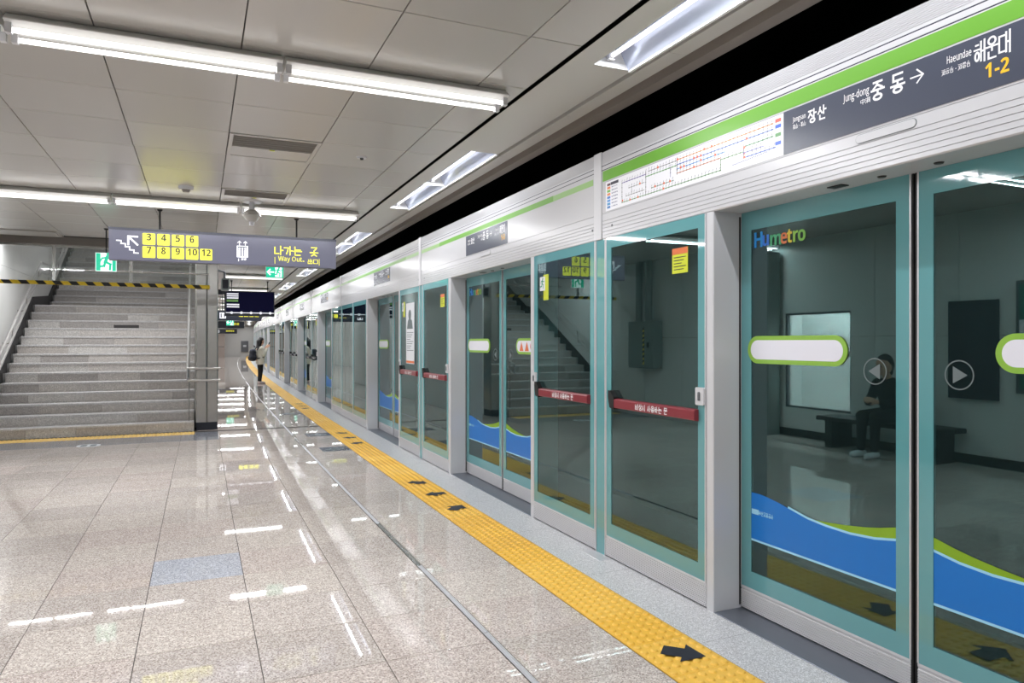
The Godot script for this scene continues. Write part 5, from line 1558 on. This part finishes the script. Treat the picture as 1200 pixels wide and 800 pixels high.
func build_people() -> void:
	# woman standing before a doorway, facing the glass and looking at a phone held in both hands
	var o := thing("person", "person in cream top and black leggings standing by the doors, looking at a phone", "person", bent(1.77, 0, -26.7), 0.3)
	# own frame: +x is the facing direction
	var hc := V(0.05, 1.50, 0)
	var bones := [
		[V(0.03, 1.50, 0), V(0.045, 1.535, 0), 0.088, 0.092], [V(0.075, 1.455, 0), V(0.085, 1.43, 0), 0.052, 0.042], [V(0.13, 1.485, 0), V(0.135, 1.475, 0), 0.014, 0.014],
		[V(0.0, 1.30, 0), V(0.03, 1.42, 0), 0.052, 0.048],
		[V(-0.01, 1.26, -0.15), V(-0.01, 1.26, 0.15), 0.062, 0.062], [V(-0.01, 1.2, 0), V(0.0, 1.0, 0), 0.12, 0.105], [V(0, 1.0, 0), V(-0.01, 0.86, 0), 0.11, 0.125]]
	for s in [-1, 1]:
		bones.append_array([
			[V(0, 0.86, s * 0.075), V(0.015, 0.47, s * 0.07), 0.085, 0.055], [V(0.015, 0.47, s * 0.07), V(-0.02, 0.09, s * 0.065), 0.053, 0.034],
			[V(-0.02, 0.06, s * 0.065), V(0.12, 0.035, s * 0.075), 0.036, 0.03],
			[V(-0.01, 1.25, s * 0.17), V(0.06, 1.03, s * 0.19), 0.046, 0.038], [V(0.06, 1.03, s * 0.19), V(0.25, 1.31, s * 0.07), 0.037, 0.026],
			[V(0.04, 1.5, s * 0.088), V(0.035, 1.52, s * 0.09), 0.014, 0.014]])
		bones.append_array(hand_bones(V(0.25, 1.31, s * 0.07), V(0.5, 0.75, -s * 0.35), V(0.6, 0.1, -s * 0.6), 0.6))
	part("body", sdf_mesh(bones, 0.011, 0.012), M.skin, o)
	face_parts(o, V(0.05, 1.495, 0), Vector3.RIGHT)
	var coat := [[V(-0.01, 1.25, -0.15), V(-0.01, 1.25, 0.15), 0.078, 0.078], [V(0, 1.2, -0.05), V(0.0, 0.98, -0.05), 0.13, 0.135], [V(0, 1.2, 0.05), V(0.0, 0.98, 0.05), 0.13, 0.135], [V(0, 0.98, -0.05), V(0.0, 0.78, -0.07), 0.135, 0.125], [V(0, 0.98, 0.05), V(0.0, 0.78, 0.07), 0.135, 0.125]]
	for s in [-1, 1]: coat.append_array([[V(-0.01, 1.25, s * 0.17), V(0.06, 1.03, s * 0.19), 0.065, 0.06], [V(0.06, 1.03, s * 0.19), V(0.2, 1.235, s * 0.105), 0.058, 0.045]])
	part("top", sdf_mesh(coat, 0.016, 0.03), M.cream, o)
	for s in [-1, 1]:
		part("legging", sdf_mesh([[V(0, 0.84, s * 0.075), V(0.015, 0.47, s * 0.07), 0.092, 0.062], [V(0.015, 0.47, s * 0.07), V(-0.02, 0.1, s * 0.065), 0.06, 0.041]], 0.014, 0.02), M.dark_cloth, o)
		part("shoe", sdf_mesh([[V(-0.03, 0.05, s * 0.065), V(0.12, 0.036, s * 0.075), 0.045, 0.036], [V(-0.03, 0.03, s * 0.065), V(0.13, 0.025, s * 0.075), 0.03, 0.025]], 0.012, 0.02), M.shoe, o)
	part("hair", sdf_mesh([[V(0.02, 1.53, 0), V(0.03, 1.56, 0), 0.1, 0.098], [V(-0.03, 1.5, -0.03), V(-0.06, 1.22, -0.06), 0.085, 0.06], [V(-0.03, 1.5, 0.03), V(-0.06, 1.22, 0.06), 0.085, 0.06], [V(-0.06, 1.25, -0.05), V(-0.08, 1.08, -0.05), 0.055, 0.03], [V(-0.06, 1.25, 0.05), V(-0.08, 1.08, 0.05), 0.055, 0.03]], 0.014, 0.03), M.hair, o)
	var at := o.position; var turn := o.rotation.y
	var bp := thing("backpack", "dark navy backpack on the back of the standing person", "backpack", at, turn)
	part("bag_body", sdf_mesh([[V(-0.25, 1.13, -0.06), V(-0.25, 1.13, 0.06), 0.085, 0.085], [V(-0.27, 0.92, -0.08), V(-0.27, 0.92, 0.08), 0.105, 0.105], [V(-0.26, 1.13, -0.05), V(-0.275, 0.92, -0.06), 0.09, 0.1], [V(-0.26, 1.13, 0.05), V(-0.275, 0.92, 0.06), 0.09, 0.1], [V(-0.34, 0.9, -0.06), V(-0.34, 0.9, 0.06), 0.06, 0.06]], 0.016, 0.05), M.bag, bp)
	for s in [-1, 1]: part("strap", MB.new().tube([V(-0.15, 1.2, s * 0.1), V(-0.06, 1.325, s * 0.12), V(0.08, 1.27, s * 0.12), V(0.12, 1.08, s * 0.13), V(0.04, 0.94, s * 0.18), V(-0.16, 0.9, s * 0.14)], 0.02, 8).mesh(), M.bag, bp)
	var ph := thing("phone", "dark phone in the hands of the standing person", "phone", at, turn)
	part("case", MB.new().extrude(rounded(0.075, 0.15, 0.008, 3), V(0, 0, 1), V(0.35, 0.94, 0).normalized(), V(0.94, -0.35, 0).normalized(), 0.33, 0.338).mesh(), M.black, ph, V(0.005, 1.52, 0))
	# seated person, outside the frame, mirrored in the nearest door
	var p := thing("person", "person in dark clothes and white shoes sitting on the bench by the left wall", "person", V(-2.7, 0.0, -6.5), 0.0)
	var b2 := [
		[V(0.08, 1.17, 0), V(0.10, 1.21, 0), 0.09, 0.093], [V(0.14, 1.12, 0), V(0.15, 1.1, 0), 0.052, 0.042], [V(0.195, 1.15, 0), V(0.2, 1.14, 0), 0.014, 0.014], [V(0.02, 0.98, 0), V(0.06, 1.09, 0), 0.055, 0.05],
		[V(0.0, 0.94, -0.16), V(0.0, 0.94, 0.16), 0.066, 0.066], [V(0, 0.88, 0), V(-0.06, 0.6, 0), 0.13, 0.12]]
	for s in [-1, 1]:
		b2.append_array([[V(-0.03, 0.54, s * 0.09), V(0.38, 0.53, s * 0.1), 0.085, 0.06], [V(0.38, 0.53, s * 0.1), V(0.40, 0.1, s * 0.1), 0.055, 0.036], [V(0.38, 0.05, s * 0.1), V(0.55, 0.035, s * 0.11), 0.038, 0.03],
			[V(0.0, 0.93, s * 0.18), V(0.1, 0.7, s * 0.22), 0.05, 0.04], [V(0.1, 0.7, s * 0.22), V(0.32, 0.72, s * 0.07), 0.039, 0.027], [V(0.09, 1.17, s * 0.09), V(0.085, 1.19, s * 0.092), 0.014, 0.014]])
		b2.append_array(hand_bones(V(0.32, 0.72, s * 0.07), V(0.8, 0.4, -s * 0.3), V(0.3, -0.2, -s * 0.8), 0.5))
	part("body", sdf_mesh(b2, 0.012, 0.013), M.skin, p)
	face_parts(p, V(0.11, 1.165, 0), Vector3.RIGHT)
	var jk := [[V(0.0, 0.93, -0.15), V(0.0, 0.93, 0.15), 0.085, 0.085], [V(0, 0.88, 0), V(-0.05, 0.58, 0), 0.15, 0.13]]
	for s in [-1, 1]: jk.append_array([[V(0.0, 0.93, s * 0.18), V(0.1, 0.7, s * 0.22), 0.068, 0.058], [V(0.1, 0.7, s * 0.22), V(0.28, 0.716, s * 0.1), 0.056, 0.042]])
	part("jacket", sdf_mesh(jk, 0.018, 0.03), M.dark_cloth, p)
	for s in [-1, 1]:
		part("trouser_leg", sdf_mesh([[V(-0.03, 0.54, s * 0.09), V(0.38, 0.53, s * 0.1), 0.095, 0.075], [V(0.38, 0.53, s * 0.1), V(0.40, 0.12, s * 0.1), 0.07, 0.05]], 0.016, 0.02), M.dark_cloth, p)
		part("shoe", sdf_mesh([[V(0.37, 0.05, s * 0.1), V(0.55, 0.04, s * 0.11), 0.047, 0.038]], 0.012, 0.02), M.poster, p)
	part("hair", sdf_mesh([[V(0.07, 1.21, 0), V(0.08, 1.245, 0), 0.1, 0.096], [V(0.03, 1.18, 0), V(0.02, 1.1, 0), 0.08, 0.06]], 0.014, 0.03), M.hair, p)
